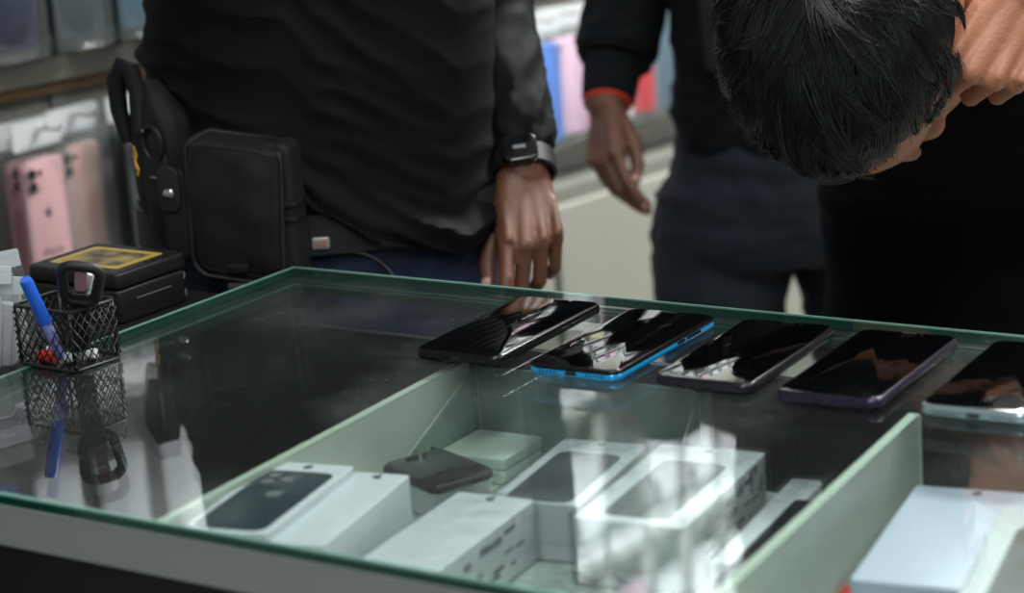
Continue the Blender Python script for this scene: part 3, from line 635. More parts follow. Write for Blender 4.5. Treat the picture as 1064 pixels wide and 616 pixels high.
def strands(parent, c, R, F, U, k, lift, n, L, crown, seed=1, width=.0005, per=26, name='hair_strands', fringe=0., swirl=.3, side=-1):
    rnd = random.Random(seed); vs = []; fs = []; mi = []
    ax, ay, az = (.080+lift*.45)*k, (.096+lift*.8)*k, (.086+lift)*k; cc = c+(U*.038-F*.014)*k
    def surf(d, h): return V((d.x*(ax+h), d.y*(ay+h), d.z*(az+h)))
    cr = V(crown).normalized(); steps = 9
    for i in range(n//per):
        while True:
            d = V((rnd.gauss(0, 1), rnd.gauss(0, 1), rnd.gauss(0, 1))).normalized(); s, f, u = d
            low = (.30-fringe if f > .55 else (-.02-fringe*.4 if f > .0 else -.45)) if abs(s) < .75 else (.05 if f > -.15 else -.4)
            if s < -.3 and f > -.45: low = max(low, side)
            if u > low: break
        top = max(0, min(1, (u+.05)/.5)); top = top*top*(3-2*top); Ls = L*(.28+.72*top)*rnd.uniform(.75, 1.2)
        if side > -1 and s < -.25 and u < .75: Ls *= .35
        nz = noise.noise(d*4.2+V((seed, 0, 0))); nz2 = noise.noise(d*11+V((7, 3, seed))); lc = .0015+top*(.004*rnd.random()+.007*max(0, nz2)); curl = swirl+.55*nz+.5*nz2+rnd.uniform(-.25, .25); tip = rnd.uniform(-.3, 1)
        q = d.copy(); G_ = []
        for j_ in range(steps+1):
            t = j_/steps; tang = q-cr*q.dot(cr)
            if tang.length < .05: tang = V((.3, .6, 0))
            tang = (tang-q*tang.dot(q)).normalized(); sw = q.cross(tang)
            h = lc+.008*top*math.sin(t*2.3)*(.35+.8*abs(nz))+(max(0, t-.65)*.018*tip*top)
            G_.append((q.copy(), h, sw)); q = (q+(tang+sw*curl*(1+.3*t)).normalized()*(Ls/steps/(.095*k))).normalized()
        spr = .075*(.6+.5*top); light = rnd.random() < .18*top; sz = side > -1 and s < -.3 and u < .7  # paler clumps towards the crown paint hair highlights into the colour
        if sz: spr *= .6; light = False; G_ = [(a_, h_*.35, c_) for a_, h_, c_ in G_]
        for m_ in range(per):
            ox, oy, oh = rnd.gauss(0, .55), rnd.gauss(0, .8), rnd.gauss(0, 1)*.0012; wb = rnd.uniform(-.25, .25); lenf = rnd.uniform(.7, 1.0); ph_ = rnd.uniform(0, 6); stray = rnd.random() < .05 and not sz
            pts = []
            for j_ in range(steps+1):
                t = j_/steps; x_ = t*steps*lenf; a_ = min(int(x_), steps-1); fr = x_-a_; q0, h0, s0 = G_[a_]; q1, h1, s1 = G_[a_+1]
                qq = q0.lerp(q1, fr); hh = h0*(1-fr)+h1*fr; con = spr*(1-.72*t**1.1); tg = (q1-q0).normalized()
                off = s0*(ox*con+wb*.05*t*t+.006*math.sin(ph_+t*5))+tg*(oy*spr*.8)
                pts.append(surf((qq+off).normalized(), hh+oh*(1-.4*t)+(.006*t*t if stray else 0)))
            b0 = len(vs); wdt = width*rnd.uniform(.7, 1.35)
            for j_, p in enumerate(pts):
                t = (pts[min(j_+1, steps)]-pts[max(j_-1, 0)]).normalized(); nrm = V((p.x/ax**2, p.y/ay**2, p.z/az**2)).normalized(); sd = t.cross(nrm).normalized(); wj = wdt*(1-.8*(j_/steps)**2)
                for o_ in (sd*wj, nrm*wj*.9, -sd*wj):
                    z = p+o_; vs.append(cc+R*z.x+F*z.y+U*z.z)
                if j_:
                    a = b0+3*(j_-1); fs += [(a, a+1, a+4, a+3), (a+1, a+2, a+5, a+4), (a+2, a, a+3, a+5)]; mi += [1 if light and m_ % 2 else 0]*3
    me = bpy.data.meshes.new(name); me.from_pydata([tuple(v) for v in vs], [], fs); me.polygons.foreach_set('material_index', mi); return link(name, me, None, parent, mats=[M['hair'], M['hair_highlight']])
def make_body(label, group, base, parts_fn, fine_fn, mats, vox=.0055):
    b = nb(); parts_fn(b); coarse = remesh(b, vox, 5, .6)
    f = nb(); nails = []; fine_fn(f, nails); fine = remesh(f, .0021, 4, .5)
    merge(coarse, fine); add_nails(coarse, nails)
    o = obj('person', coarse, None, None, loc=base, mats=mats, sharp=180, recalc=False); tag(o, label, 'person', group); return o
def limbloft(b, pts, disp=None, n=40, nv=60, cap=True):
    """garment tube along pts [(p, r)]"""
    rows = [list(p)+[r] for p, r in pts]; R = []; up = None
    for j in range(nv+1):
        q = cr_(rows, j/nv); q2 = cr_(rows, min(1, j/nv+.01)); q1 = cr_(rows, max(0, j/nv-.01)); t = (V(q2[:3])-V(q1[:3])).normalized()
        if up is None: up = t.orthogonal().normalized()
        up = (up-t*up.dot(t)).normalized(); s = t.cross(up); ring = []
        for k in range(n):
            a = 2*math.pi*k/n; nn = up*math.cos(a)+s*math.sin(a); p = V(q[:3])+nn*q[3]
            if disp: p = p+nn*disp(p, j/nv, a)
            ring.append(p)
        R.append(ring)
    rings(b, R)
def pants(parent, hipc, R, F, feet, m, zhip, a, bb, disp=None, name='jeans', top_=.95):
    b = nb()
    zt, zc = zhip, G-.20
    def dd(p, x, y, t, n): return p+n*(.006*noise2(p.x*16+p.y*10, p.z*34, 3)+.003*noise2(p.x*50, p.z*60, 1))
    H = lambda z, dy=0: V((hipc.x, hipc.y, z))+F*dy
    loft(b, [(H(zt), R, F, a*top_, bb*.92), (H(zt-.08), R, F, a*(top_+.07), bb*1.0), (H(zt-.16), R, F, a*1.03, bb*1.03), (H(zc-.03), R, F, a*.98, bb*.9)], 96, 50, 2.2, dd)
    for s, ft in zip((-1, 1), feet):
        top = H(zt-.12)+R*s*a*.48; ft = V(ft); kn = (top+ft)/2+F*.02; kn.z = G-.48
        limbloft(b, [(top, a*.50), (top.lerp(kn, .35), a*.50), (kn, a*.36), (V((ft.x, ft.y, .28))-F*.01, a*.33), (V((ft.x, ft.y, .09)), a*.32)], lambda p, t, an: .006*noise2(p.x*25, p.z*30, 8)+.003*noise2(p.x*60, p.z*70, 2), 44, 70)
    return obj(name, b, m, parent, recalc=True)
def shoes(parent, feet, F, R):
    for ft in feet:
        b = nb(); ft = V(ft); rows = []
        for z, w, l0, l1 in ((.0, .042, -.07, .19), (.025, .046, -.075, .20), (.05, .044, -.07, .185), (.075, .040, -.065, .11), (.10, .036, -.055, .045)):
            c = V((ft.x, ft.y, z+.001))+F*(l0+l1)/2; rows.append((c, R, F, w, (l1-l0)/2))
        loft(b, rows, 40, 16, 2.3); s = obj('shoe', b, M['leather'], parent)
def legs(b, hipc, R, a, feet, F):
    for s, ft in zip((-1, 1), feet):
        top = V((hipc.x, hipc.y, G-.08))+R*s*a*.5; ft = V(ft); kn = V(((top.x+ft.x)/2, (top.y+ft.y)/2, G-.48))+F*.02
        neck_limb(b, [(top, .075), (kn, .05), (V((ft.x, ft.y, .3))-F*.01, .048), (V((ft.x, ft.y, .08)), .035), (V((ft.x, ft.y, .03))+F*.1, .025)])

# ---------------------------------------------------------------- PERSON 1: man with belt pouches
H1 = at(335, 250, 2.16); H1 = V((H1.x, H1.y, 0)); R1_, F1 = RH, FH
def L1(s, f, z): return H1+R1_*s+F1*f+UP*(G+z)
feet1 = [H1-R1_*.12-F1*.12, H1+R1_*.12-F1*.12]
wr1 = at(543, 178, 2.13); el1 = at(500, -10, 2.22); sh1 = L1(.175, 0, .45)
elr1 = L1(-.24, .20, .32); shr1 = L1(-.165, 0, .44); wrr1 = L1(-.04, .24, .42)
h1c = L1(0, .035, .685); D1 = (at(556, 262, 2.08)-wr1).normalized()
def pf1(b):
    loft(b, [(L1(0, 0, -.14), R1_, F1, .14, .095), (L1(0, 0, .0), R1_, F1, .14, .095), (L1(0.01, 0, .2), R1_, F1, .125, .095), (L1(0, 0, .40), R1_, F1, .145, .09), (L1(0, 0, .49), R1_, F1, .12, .07)], 40, 30)
    neck_limb(b, [(L1(0, 0, .47), .06), (h1c-UP*.04, .055)]); head_bm(b, h1c, -R1_, F1, UP); legs(b, H1, R1_, .17, feet1, F1)
    neck_limb(b, [(sh1, .048), (el1, .034), (wr1-D1*.05, .024)]); neck_limb(b, [(shr1, .055), (elr1, .042), (wrr1, .028)])
def ff1(b, nails):
    neck_limb(b, [(wr1-D1*.05, .0235), (wr1, .0245)])
    hand_bm(b, wr1+D1*.008, D1, -CF+CR*.25, -CR, ((.12, .25, .15), (.75, .85, .4), (.85, .9, .4), (.9, .9, .4)), thumb=((.35, .8, -.5), (.15, .9, -.5), (0, .95, -.3)), sc=.86, nails=nails)
    DD = (R1_*.6+F1*.6+UP*.3).normalized(); neck_limb(b, [(wrr1-DD*.08, .030), (wrr1, .026)])
    hand_bm(b, wrr1, DD, F1-R1_*.4, UP, ((.9, .9, .5),)*4, sc=.92, nails=nails)
p1 = make_body('person in black shirt wearing belt pouches behind the counter corner', None, H1, pf1, ff1, [M['skin1'], M['nail']])
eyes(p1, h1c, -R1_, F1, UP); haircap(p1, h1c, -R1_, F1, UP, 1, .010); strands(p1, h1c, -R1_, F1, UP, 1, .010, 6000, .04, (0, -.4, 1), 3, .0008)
pants(p1, H1, R1_, F1, feet1, M['jeans1'], G+.035, .164, .115); shoes(p1, feet1, F1, R1_)
hx = [-1.05, -.85, -.62, -.15, .02, .35, .8, 1.05]; hz = [.115, .105, .088, .076, .036, .000, -.022, -.012]
def hem1(x, y):
    h = float(np.interp(x, hx, hz)); 
    if y < 0: h = h*(1+y)+.0*(-y)
    return h
def d1(p, x, y, t, n):
    h = hem1(x, y)+.006*noise2(x*6, y*3, 4); z = p.z-G; 
    k = max(0, 1-t/.55); z2 = z+(h+.03)*k**1.5; dz = z2-h                 # bottom ring is at -.03
    u = x*1.0; damp = math.exp(-max(dz, 0)/.15); w = noise2(u*1.2, dz*3, 2)*.03
    ph = dz/.040+1.0*noise2(u*1.1, dz*4, 2)+u*.45; rd = 1-abs(math.sin(math.pi*ph))**.75*1.7; md = .25+1.1*max(0, noise2(u*1.8, dz*7, 6)+.3)
    ph2 = dz/.022-u*.9+.9*noise2(u*2, dz*5, 9); rd2 = (1-abs(math.sin(math.pi*ph2))**.8*1.6)*max(0, noise2(u*2.5+4, dz*9, 3)+.15)
    off = damp*(.0085*rd*md+.006*rd2)+.009*noise2(u*1.6+z*2, z*6, 8)+.010*math.exp(-((dz-.016)/.014)**2)
    return V((p.x, p.y, G+z2))+n*off
b = nb(); loft(b, [(L1(.008, 0, -.03), R1_, F1, .164, .124), (L1(.010, 0, .09), R1_, F1, .166, .128), (L1(.022, 0, .2), R1_, F1, .160, .125), (L1(.022, 0, .30), R1_, F1, .161, .125), (L1(0, 0, .42), R1_, F1, .188, .118), (L1(0, 0, .478), R1_, F1, .175, .10), (L1(0, 0, .510), R1_, F1, .10, .075), (L1(0, 0, .53), R1_, F1, .062, .062)], 220, 200, 2.35, d1)
sf = lambda p, t, an: .0045*(1-2*abs(noise2(p.z*30+p.x*6, an*1.2, 3)))*(.3+t)+.002*noise2(p.z*70, an*3, 1)
wcuff = at(541, 158, 2.15)
for q_ in (sh1-R1_*.022-UP*.008, shr1+R1_*.022-UP*.008): ell(b, q_, (R1_, F1, UP), (.064, .064, .060), 32)
limbloft(b, [(sh1-UP*.01-R1_*.02, .068), (sh1.lerp(el1, .5), .056), (el1, .049), (el1.lerp(wcuff, .5), .040), (at(538, 130, 2.155), .033), (wcuff, .0285)], sf, 48, 110)
limbloft(b, [(shr1-UP*.01+R1_*.02, .068), (shr1.lerp(elr1, .5), .060), (elr1, .054), (elr1.lerp(wrr1, .55), .044), (wrr1-(wrr1-elr1).normalized()*.03, .034)], sf, 48, 90)
obj('shirt', b, M['shirt1'], p1, recalc=True)
# belt, buckle tab, pocket stitching
b = nb()
def bring(z, a, bb_, th=0): return [L1(0, 0, z)+R1_*(abs(math.cos(q))**(2/2.2)*(1 if math.cos(q) >= 0 else -1)*a)+F1*(abs(math.sin(q))**(2/2.2)*(1 if math.sin(q) >= 0 else -1)*bb_) for q in [2*math.pi*k/96 for k in range(96)]]
rings(b, [bring(-.005, .171, .119), bring(-.005, .1745, .1225), bring(.032, .1745, .1225), bring(.032, .171, .119)], cap=False); obj('belt', b, mat('dark_web_belt', (22, 24, 28), .6, bump=.4, bscale=700), p1)
tb = at(330, 262, 2.0); tb = tb+(L1(0, 0, 0)-tb).dot(F1)*F1+F1*.1215
b = nb(); slab(b, .016, .011, 0, .003, .002, .001, frame(tb, R1_, UP, -F1*-1)); jt = obj('metal_tab', b, mat('silver_tab', (196, 188, 182), .3, .6), p1)
b = nb(); slab(b, .010, .006, .0028, .0036, .001, .0003, frame(tb, R1_, UP, F1)); obj('tab_inset', b, mat('tab_red', (150, 110, 105), .4), jt)
b = nb(); pts = []
for k in range(13):
    a_ = math.pi/2*k/12; s_ = .035+.045*math.sin(a_)*1.0; z_ = -.005-.055*(1-math.cos(a_)); xx = s_/.170; pts.append(L1(s_, .1175*(1-abs(xx)**2.2)**(1/2.2)+.003, z_))
tube(b, pts, .0009, 6); obj('pocket_seam', b, M['stitch'], p1)
# wristwatch
wd_ = (wr1-el1).normalized(); wc = wr1+D1*-.004; b = nb()
sA = (CR-D1*CR.dot(D1)).normalized(); sB = D1.cross(sA)
rings(b, [[wc+D1*z_+sA*math.cos(q)*r_*1.12+sB*math.sin(q)*r_ for q in [2*math.pi*k/40 for k in range(40)]] for z_, r_ in ((-.012, .0265), (-.011, .0295), (.009, .0295), (.010, .0265))], cap=False)
wt = obj('wristwatch', b, M['rubberblack'], p1)
wf = (-CF-D1*(-CF).dot(D1)).normalized(); wfr = wf.cross(D1)
b = nb(); slab(b, .034, .030, 0, .009, .008, .002, frame(wc+wf*.026, wfr, D1, wf)); obj('watch_case', b, M['lens'], wt)
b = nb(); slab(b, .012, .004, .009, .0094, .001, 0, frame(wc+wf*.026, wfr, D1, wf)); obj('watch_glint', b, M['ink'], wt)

# pouches on his belt
def panel(bm, P, th, F):                               # closed polygon extruded towards F
    rings(bm, [[p for p in P], [p+F*th for p in P]])
# flap pouch
fr_ = (R1_*.97+F1*.24).normalized(); ff_ = (F1*.97-R1_*.24).normalized()
pc = at(246, 218, 1.985)
Tq = frame(pc, fr_, UP, -ff_)                          # x right, y up, z away from viewer
Tq = frame(pc, fr_, UP, fr_.cross(UP))                 # right handed; z toward viewer
zv = fr_.cross(UP)
fp = thing('belt_pouch', 'black nylon belt pouch with wide rounded flap and bound edges on his hip', 'pouch', pc)
b = nb(); slab(b, .092, .128, -.040, -.004, .010, .006, Tq @ Matrix.Translation((.006, -.006, 0))); obj('pouch_body', b, M['nylon'], fp)
b = nb(); R = []
def flapz(u, v): return .002+.004*math.cos(u*34)*0+.003*math.sin(v*30+1)+.0025*noise2(u*30, v*30)
PW, PH = .088, .128
pts = rrect(PW, PH, .016, 6)
fl = nb(); t = nb(); bmesh.ops.create_grid(t, x_segments=40, y_segments=56, size=.5)
for v in t.verts:
    u, w_ = v.co.x*2, v.co.y*2
    # map square to rounded rectangle
    yy = w_*PH/2; rc_ = .018; half = PW/2
    if yy < -PH/2+rc_: dd_ = -PH/2+rc_-yy; half -= rc_-math.sqrt(max(rc_**2-dd_**2, 0))
    if yy > PH/2-.012: dd_ = yy-(PH/2-.012); half -= .012-math.sqrt(max(.012**2-dd_**2, 0))
    xx = u*half*(1+.03*w_)
    bulge = .004*(1-abs(u)**4)*(1-.4*w_*w_)
    v.co = V((xx, yy-.004*u, bulge+flapz(xx, yy)-(.03*max(0, (w_-.86)/.14)**2)))
r_ = bmesh.ops.extrude_face_region(t, geom=list(t.faces)); 
for e in r_['geom']:
    if isinstance(e, bmesh.types.BMVert): e.co.z -= .003
merge(fl, t, Tq @ Matrix.Rotation(math.radians(-3), 4, 'Z')); fo = obj('flap', fl, M['nylon'], fp)
b = nb(); Tf_ = Tq @ Matrix.Rotation(math.radians(-3), 4, 'Z'); path = []
for x, y in rrect(PW-.001, PH-.001, .017, 8): path.append((x*(1+.03*y/(PH/2)), y-.004*x/(PW/2), .0035-(.03*max(0, (y/(PH/2)-.86)/.14)**2)))
tube(b, path, .0022, 8, True, Tf_); obj('binding', b, M['piping'], fo)
b = nb(); path = [(x*(1+.03*y/(PH/2)), y-.004*x/(PW/2), .0075) for x, y in rrect(PW-.016, PH-.016, .012, 8)]; tube(b, path, .0005, 5, True, Tf_); obj('seam_line', b, M['piping'], fo)
b = nb(); slab(b, .020, .007, .004, .0085, .001, .0005, Tq @ Matrix.Translation((-.002, -.052, 0))); obj('pull_tab', b, M['piping'], fo)
b = nb(); slab(b, .020, .005, .001, .005, .001, .0005, Tq @ Matrix.Translation((-.004, -.0685, 0))); obj('metal_label', b, mat('dull_label', (95, 92, 90), .4, .4), fp)
for k, yy in enumerate((.003, -.010)):
    b = nb(); slab(b, .014, .004, -.028, -.001, .001, .0008, Tq @ Matrix.Translation((.0475, yy-.0, 0))); obj('elastic_loop', b, M['piping'], fp)
# snap sleeve beside it
sp_ = at(178, 224, 2.0); Ts = frame(sp_, fr_, UP, zv); ss = thing('tool_sleeve', 'narrow black belt sleeve closed by a round silver snap', 'pouch', sp_)
b = nb(); slab(b, .026, .086, -.026, 0, .010, .005, Ts @ Matrix.Translation((.004, 0, 0))); obj('sleeve_body', b, M['nylon'], ss)
b = nb(); slab(b, .021, .042, -.002, .003, .009, .0015, Ts @ Matrix.Translation((.001, .024, 0))); st_ = obj('snap_strap', b, M['piping'], ss)
b = nb(); ell(b, Ts @ V((.001, .020, .003)), (fr_, UP, zv), (.0058, .0058, .003), 20); obj('snap_button', b, M['steel'], st_)
# big holster further round the hip
hp_ = at(158, 172, 2.03); hr = (R1_*.80+F1*.0+F1*.6).normalized(); Th = frame(hp_, hr, (UP*.995-R1_*.07).normalized(), hr.cross(UP)); hz_ = hr.cross(UP)
hl_ = thing('tool_holster', 'tall black belt holster with a ring opening and small yellow mark', 'holster', hp_)
b = nb(); loft(b, [(Th @ V((0, -.078, -.02)), hr, hz_, .018, .012), (Th @ V((0, -.070, -.018)), hr, hz_, .026, .020), (Th @ V((0, -.02, -.018)), hr, hz_, .030, .024), (Th @ V((0.002, .035, -.018)), hr, hz_, .029, .022), (Th @ V((-.004, .06, -.018)), hr, hz_, .022, .016), (Th @ V((-.008, .075, -.018)), hr, hz_, .012, .010)], 48, 50, 2.8, lambda p, x, y, t, n: p+n*.002*noise2(p.z*40, x*3, y*3)); obj('holster_body', b, M['nylon'], hl_)
b = nb(); tube(b, [Th @ V(q) for q in ((-.026, .02, .0), (-.030, .05, .0), (-.027, .078, .0), (-.018, .092, -.002), (-.010, .088, -.004), (-.006, .065, -.004), (-.004, .03, .004))], [.006, .008, .009, .008, .009, .008, .006], 10); obj('loop_strap', b, M['nylon'], hl_)
b = nb(); ell(b, Th @ V((.008, -.025, .003)), (hr, UP, hz_), (.018, .052, .008), 24); obj('front_pocket', b, M['nylon'], hl_)
b = nb(); cx_ = .012
tube(b, [Th @ V((cx_+.0115*math.cos(a_), .022+.016*math.sin(a_), .006)) for a_ in [2*math.pi*k/28 for k in range(28)]], .0024, 8, True); obj('ring_opening', b, M['rubberblack'], hl_)
b = nb(); ell(b, Th @ V((cx_+.001, .022, .005)), (hr, UP, hz_), (.0085, .0125, .002), 20); obj('ring_inside', b, M['port'], hl_)
b = nb(); ell(b, Th @ V((cx_-.006, .034, .009)), (hr, UP, hz_), (.002, .0015, .001), 10); slab(b, .009, .0012, .0, .0012, .0005, 0, Th @ Matrix.Translation((.012, -.008, .010))); obj('metal_glint', b, M['steel'], hl_)
b = nb(); tube(b, [Th @ V(q) for q in ((-.016, .018, .0035), (-.0125, .010, .0045), (-.0155, .004, .005), (-.012, -.003, .006), (-.0145, -.009, .006))], .0012, 6); tube(b, [Th @ V(q) for q in ((-.0175, .012, .0035), (-.0175, -.004, .004))], .0008, 6); obj('yellow_mark', b, M['ylogo'], hl_)

# ---------------------------------------------------------------- PERSON 2: man further back with hanging hand
H2 = at(818, 150, 2.85); H2 = V((H2.x, H2.y, 0)); R2, F2 = RH, FH
def L2(s, f, z): return H2+R2*s+F2*f+UP*(G+z)
feet2 = [H2-R2*.13, H2+R2*.13]
wr2 = at(630, 108, 2.80); el2 = at(660, -80, 2.86); sh2 = L2(-.19, 0, .42); h2c = L2(0, .03, .66); D2 = (at(626, 158, 2.77)-wr2).normalized()
elr2 = L2(.26, .0, .18); shr2 = L2(.19, 0, .42); wrr2 = L2(.22, .06, -.02)
def pf2(b):
    loft(b, [(L2(0, 0, -.14), R2, F2, .115, .08), (L2(0, 0, .0), R2, F2, .115, .08), (L2(0, 0, .2), R2, F2, .14, .09), (L2(0, 0, .38), R2, F2, .16, .09), (L2(0, 0, .46), R2, F2, .12, .07)], 40, 30)
    neck_limb(b, [(L2(0, 0, .44), .058), (h2c-UP*.04, .054)]); head_bm(b, h2c, -R2, F2, UP); legs(b, H2, R2, .13, feet2, F2)
    neck_limb(b, [(sh2, .055), (el2, .042), (wr2-D2*.05, .029)]); neck_limb(b, [(shr2, .055), (elr2, .042), (wrr2, .028)])
def ff2(b, nails):
    neck_limb(b, [(wr2-D2*.09, .030), (wr2, .026)])
    hand_bm(b, wr2+D2*.006, D2, -CR*.75-CF*.5, CR*.3-CF, ((.45, .35, .25), (.6, .5, .3), (.7, .6, .35), (.8, .65, .4)), thumb=((.15, .85, -.6), (-.05, .98, -.30), (-.15, 1, -.0)), sc=.88, nails=nails)
    DD = -UP; neck_limb(b, [(wrr2+UP*.08, .030), (wrr2, .026)]); hand_bm(b, wrr2, DD, R2, F2, ((.4, .4, .3),)*4, sc=.92, nails=nails)
p2 = make_body('standing person in black jacket with red wrist cord and navy jeans', None, H2, pf2, ff2, [M['skin2'], M['nail']])
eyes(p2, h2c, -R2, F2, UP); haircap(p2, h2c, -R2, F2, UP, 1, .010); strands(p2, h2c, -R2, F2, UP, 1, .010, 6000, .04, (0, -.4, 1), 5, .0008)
pants(p2, H2, R2, F2, feet2, M['jeans2'], G-.03, .176, .12, top_=.78); shoes(p2, feet2, F2, R2)
def d2(p, x, y, t, n): return p+n*(.007*noise2(x*3, p.z*16, 5)+.004*(1-2*abs(noise2(x*4+p.z*6, p.z*28, 9))))
b = nb(); loft(b, [(L2(0, 0, -.085), R2, F2, .136, .112), (L2(0, 0, -.05), R2, F2, .142, .118), (L2(0, 0, .05), R2, F2, .140, .118), (L2(0, 0, .2), R2, F2, .150, .12), (L2(0, 0, .34), R2, F2, .178, .118), (L2(0, 0, .41), R2, F2, .175, .108), (L2(0, 0, .45), R2, F2, .12, .09), (L2(0, 0, .48), R2, F2, .065, .065)], 150, 140, 2.35, d2)
cf2 = at(637, 66, 2.82)
for q_ in (sh2+R2*.018-UP*.006, shr2-R2*.018-UP*.006): ell(b, q_, (R2, F2, UP), (.066, .064, .062), 32)
limbloft(b, [(sh2-UP*.01, .066), (sh2.lerp(el2, .5), .060), (el2, .056), (at(650, 0, 2.84), .052), (at(645, 30, 2.835), .050), (at(640, 55, 2.825), .048), (at(638, 64, 2.82), .040)], lambda p, t, an: .005*(1-2*abs(noise2(p.z*26, an*1.3, 2)))+.002*noise2(p.z*60, an*3, 1), 52, 110)
limbloft(b, [(shr2-UP*.01, .066), (shr2.lerp(elr2, .5), .060), (elr2, .054), (elr2.lerp(wrr2, .8), .040)], sf, 48, 90)
jk = obj('jacket', b, M['shirt2'], p2)
b = nb(); limbloft(b, [(at(638, 60, 2.822), .036), (at(636, 72, 2.82), .0365), (at(633, 95, 2.81), .034), (at(632, 104, 2.805), .0325)], lambda p, t, an: .0008*math.cos(an*26), 104, 12); obj('ribbed_cuff', b, M['shirt2'], jk)
b = nb(); wc = at(631, 106, 2.803); limbloft(b, [(wc, .0305), (wc+D2*.004, .0308)], None, 40, 3); obj('wrist_cord', b, M['red'], p2)
# strap gear hanging on his chest
b = nb(); tube(b, [L2(-.115, .108, .34), L2(-.112, .115, .22), L2(-.105, .120, .12), L2(-.100, .122, .03)], .010, 8); ps = obj('chest_strap', b, M['nylon'], jk)
b = nb(); ell(b, L2(-.105, .132, .155), (R2, F2, UP), (.012, .008, .010), 14); obj('strap_buckle', b, mat('dull_buckle', (110, 112, 114), .4, .5), ps)

# ---------------------------------------------------------------- PERSON 3: man bowing over the phones
H3 = at(1042, 330, 2.33); H3 = V((H3.x, H3.y, 0))
hc = at(887, 40, 1.82)                                  # between the ears
U3 = (-CF*.82-CU*.30-CR*.45).normalized(); F3 = (-CU*.93+CF*.36-CR*.04); F3 = (F3-U3*F3.dot(U3)).normalized(); Rr3 = F3.cross(U3).normalized()   # own right
kh = 1.16; hc = hc-U3*.045
hip3 = V((H3.x, H3.y, G-.04)); ch3 = at(1000, 60, 2.13); nk3 = at(955, -50, 2.0)
def yaw_dir(v): v = V((v.x, v.y, 0)); return v.normalized()
Lh = yaw_dir(hc-hip3); Rs = V((-Lh.y, Lh.x, 0)); Rs = Rs if Rs.dot(CR) > 0 else -Rs; Rs = (RH*.8+Rs*.2).normalized(); Fb = V((Rs.y, -Rs.x, 0))
feet3 = [H3-Rs*.15, H3+Rs*.15]
shL = nk3+Rs*.17-UP*.03+CF*.06; shR = nk3-Rs*.10-UP*.02+CF*.14
wr3 = at(1070, -14, 1.80); el3 = at(1230, 40, 1.93); D3 = (at(1028, 66, 1.78)-wr3).normalized()
elr3 = at(905, 120, 2.36); wrr3 = at(1010, 210, 2.52)
def sp3(t): return (hip3*(1-t)**2+ch3*2*t*(1-t)+nk3*t*t)
def pf3(b):
    loft(b, [(hip3-UP*.1, Rs, Fb, .15, .09), (hip3, Rs, Fb, .15, .09), (sp3(.35), Rs, (Fb-UP*.3).normalized(), .15, .09), (sp3(.75), Rs, (Fb-UP*.8).normalized(), .16, .09), (sp3(.97), Rs, (Fb-UP*.9).normalized(), .07, .05)], 40, 30)
    neck_limb(b, [(nk3, .062), (hc-F3*.02-U3*.05, .056)]); head_bm(b, hc, Rr3, F3, U3, kh); legs(b, H3, Rs, .17, feet3, Fb)
    neck_limb(b, [(shR, .055), (elr3, .042), (wrr3, .028)]); neck_limb(b, [(shL, .055), (el3, .043)])
def ff3(b, nails):
    neck_limb(b, [(el3, .042), (wr3-D3*.07+(el3-wr3).normalized()*.02, .034), (wr3, .028)])
    hand_bm(b, wr3, D3, -CF+CU*.15+CR*.2, -CR, ((.55, .5, .3), (1.45, 1.3, .6), (1.5, 1.4, .6), (1.5, 1.4, .6)), spread=(1.1, .05, -.05, -.12), thumb=((.5, .6, -.7), (.5, .7, -.7), (.3, .9, -.6)), sc=1.0, nails=nails)
    DD = (Rs*.6-UP*.6).normalized(); neck_limb(b, [(wrr3-DD*.08, .030), (wrr3, .026)]); hand_bm(b, wrr3, DD, Fb*-1, UP, ((.5, .5, .3),)*4, sc=.92, nails=nails)
p3 = make_body('person in black t-shirt bowing black haired head over the phones', None, H3, pf3, ff3, [M['skin3'], M['nail']], vox=.004)
eyes(p3, hc, Rr3, F3, U3, kh); haircap(p3, hc, Rr3, F3, U3, kh, .010, side=.31)
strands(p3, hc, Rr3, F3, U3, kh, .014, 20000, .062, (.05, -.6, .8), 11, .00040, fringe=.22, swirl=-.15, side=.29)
pants(p3, H3, Rs, Fb, feet3, M['jeans2'], G-.0, .16, .11); shoes(p3, feet3, Fb, Rs)
def d3(p, x, y, t, n): return p+n*(.008*noise2(x*2.5+t*3, t*7, 5)+.005*(1-2*abs(noise2(x*3+t*5, t*16, 9)))*(1-t))
b = nb()
loft(b, [(hip3-UP*.16+Fb*.01, Rs, Fb, .185, .135), (hip3-UP*.08+Fb*.01, Rs, Fb, .180, .135), (hip3+Fb*.01, Rs, (Fb-UP*.1).normalized(), .182, .13), (sp3(.25), Rs, (Fb-UP*.3).normalized(), .185, .13), (sp3(.5), Rs, (Fb-UP*.5).normalized(), .19, .125), (sp3(.75), Rs, (Fb-UP*.8).normalized(), .195, .12), (sp3(.92), Rs, (Fb-UP*.9).normalized(), .17, .10), (sp3(.99), Rs, (Fb-UP*.9).normalized(), .10, .08), (sp3(1.04), Rs, (Fb-UP*.9).normalized(), .066, .066)], 150, 150, 2.3, d3)
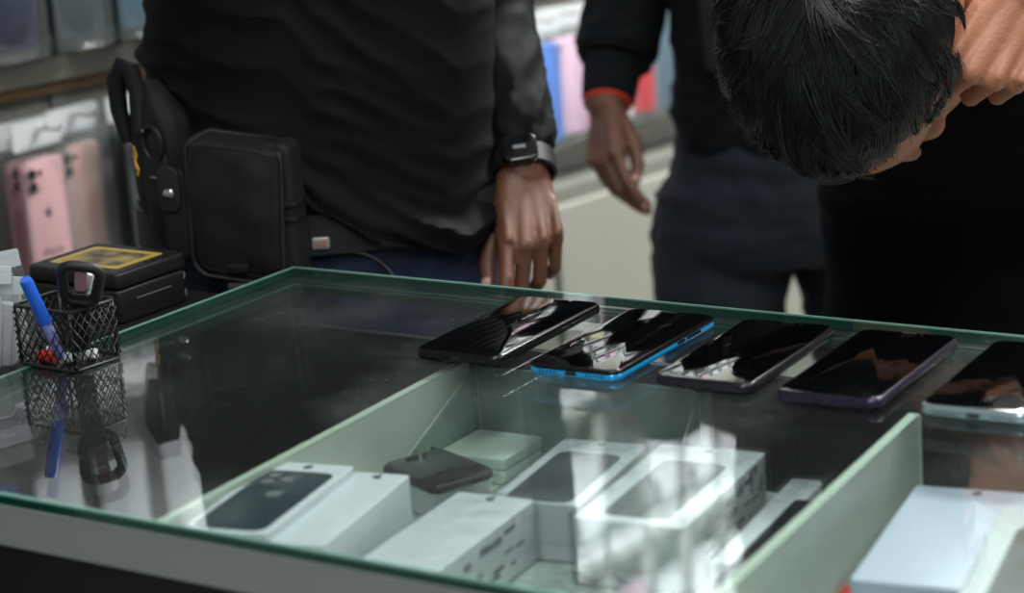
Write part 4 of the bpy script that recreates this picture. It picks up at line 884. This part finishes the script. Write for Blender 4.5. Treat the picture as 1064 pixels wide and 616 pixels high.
for q_ in (shR+Rs*.01, shL-Rs*.01): ell(b, q_, (Rs, Fb, UP), (.078, .078, .076), 32)
limbloft(b, [(shR+Rs*.03, .075), (shR.lerp(elr3, .3), .068), (shR.lerp(elr3, .7), .064), (elr3, .06), (elr3.lerp(wrr3, .3), .05)], sf, 44, 50); limbloft(b, [(shL-Rs*.03, .075), (shL.lerp(el3, .3), .068), (shL.lerp(el3, .6), .066)], sf, 44, 50)
obj('tshirt', b, M['shirt3'], p3)

# ================================================================ LIGHT, CAMERA
def area(name, loc, target, sx, sy, power, col=(1, 1, 1)):
    l = bpy.data.lights.new(name, 'AREA'); l.shape = 'RECTANGLE'; l.size = sx; l.size_y = sy; l.energy = power; l.color = col
    o = bpy.data.objects.new(name, l); C.objects.link(o); o.location = loc; o.rotation_euler = (V(target)-V(loc)).to_track_quat('-Z', 'Y').to_euler(); return o
area('lamp_counter', (.9, -.6, 2.62), (.9, -.6, 0), .3, 1.3, 21, (.97, .99, 1))
area('lamp_wall', (.2, 1.6, 2.62), (-.4, 1.4, .6), .3, 1.3, 165, (.97, 1, .98))
area('lamp_floor', (2.0, .9, 2.62), (2.0, .9, 0), .3, 1.3, 30, (.97, 1, .98))
area('added_fill_customer', (1.2, -1.5, 2.62), (.6, .2, .9), .25, 1.1, 20, (.95, .98, 1))  # added fill from the camera side, puts highlights on the bowed head
w = bpy.data.worlds.new('world'); bpy.context.scene.world = w; w.use_nodes = True
w.node_tree.nodes['Background'].inputs[0].default_value = (.80, .90, .93, 1); w.node_tree.nodes['Background'].inputs[1].default_value = .34
cd = bpy.data.cameras.new('camera'); cam = bpy.data.objects.new('camera', cd); C.objects.link(cam)
cam.matrix_world = frame(CAM, CR, CU, -CF); cd.sensor_width = 36; cd.lens = FPX/1064*36; cd.clip_start = .05
cd.dof.use_dof = True; cd.dof.focus_distance = 1.76; cd.dof.aperture_fstop = 5.0
sc_ = bpy.context.scene; sc_.camera = cam; sc_.view_settings.view_transform = 'Standard'; sc_.view_settings.exposure = 0
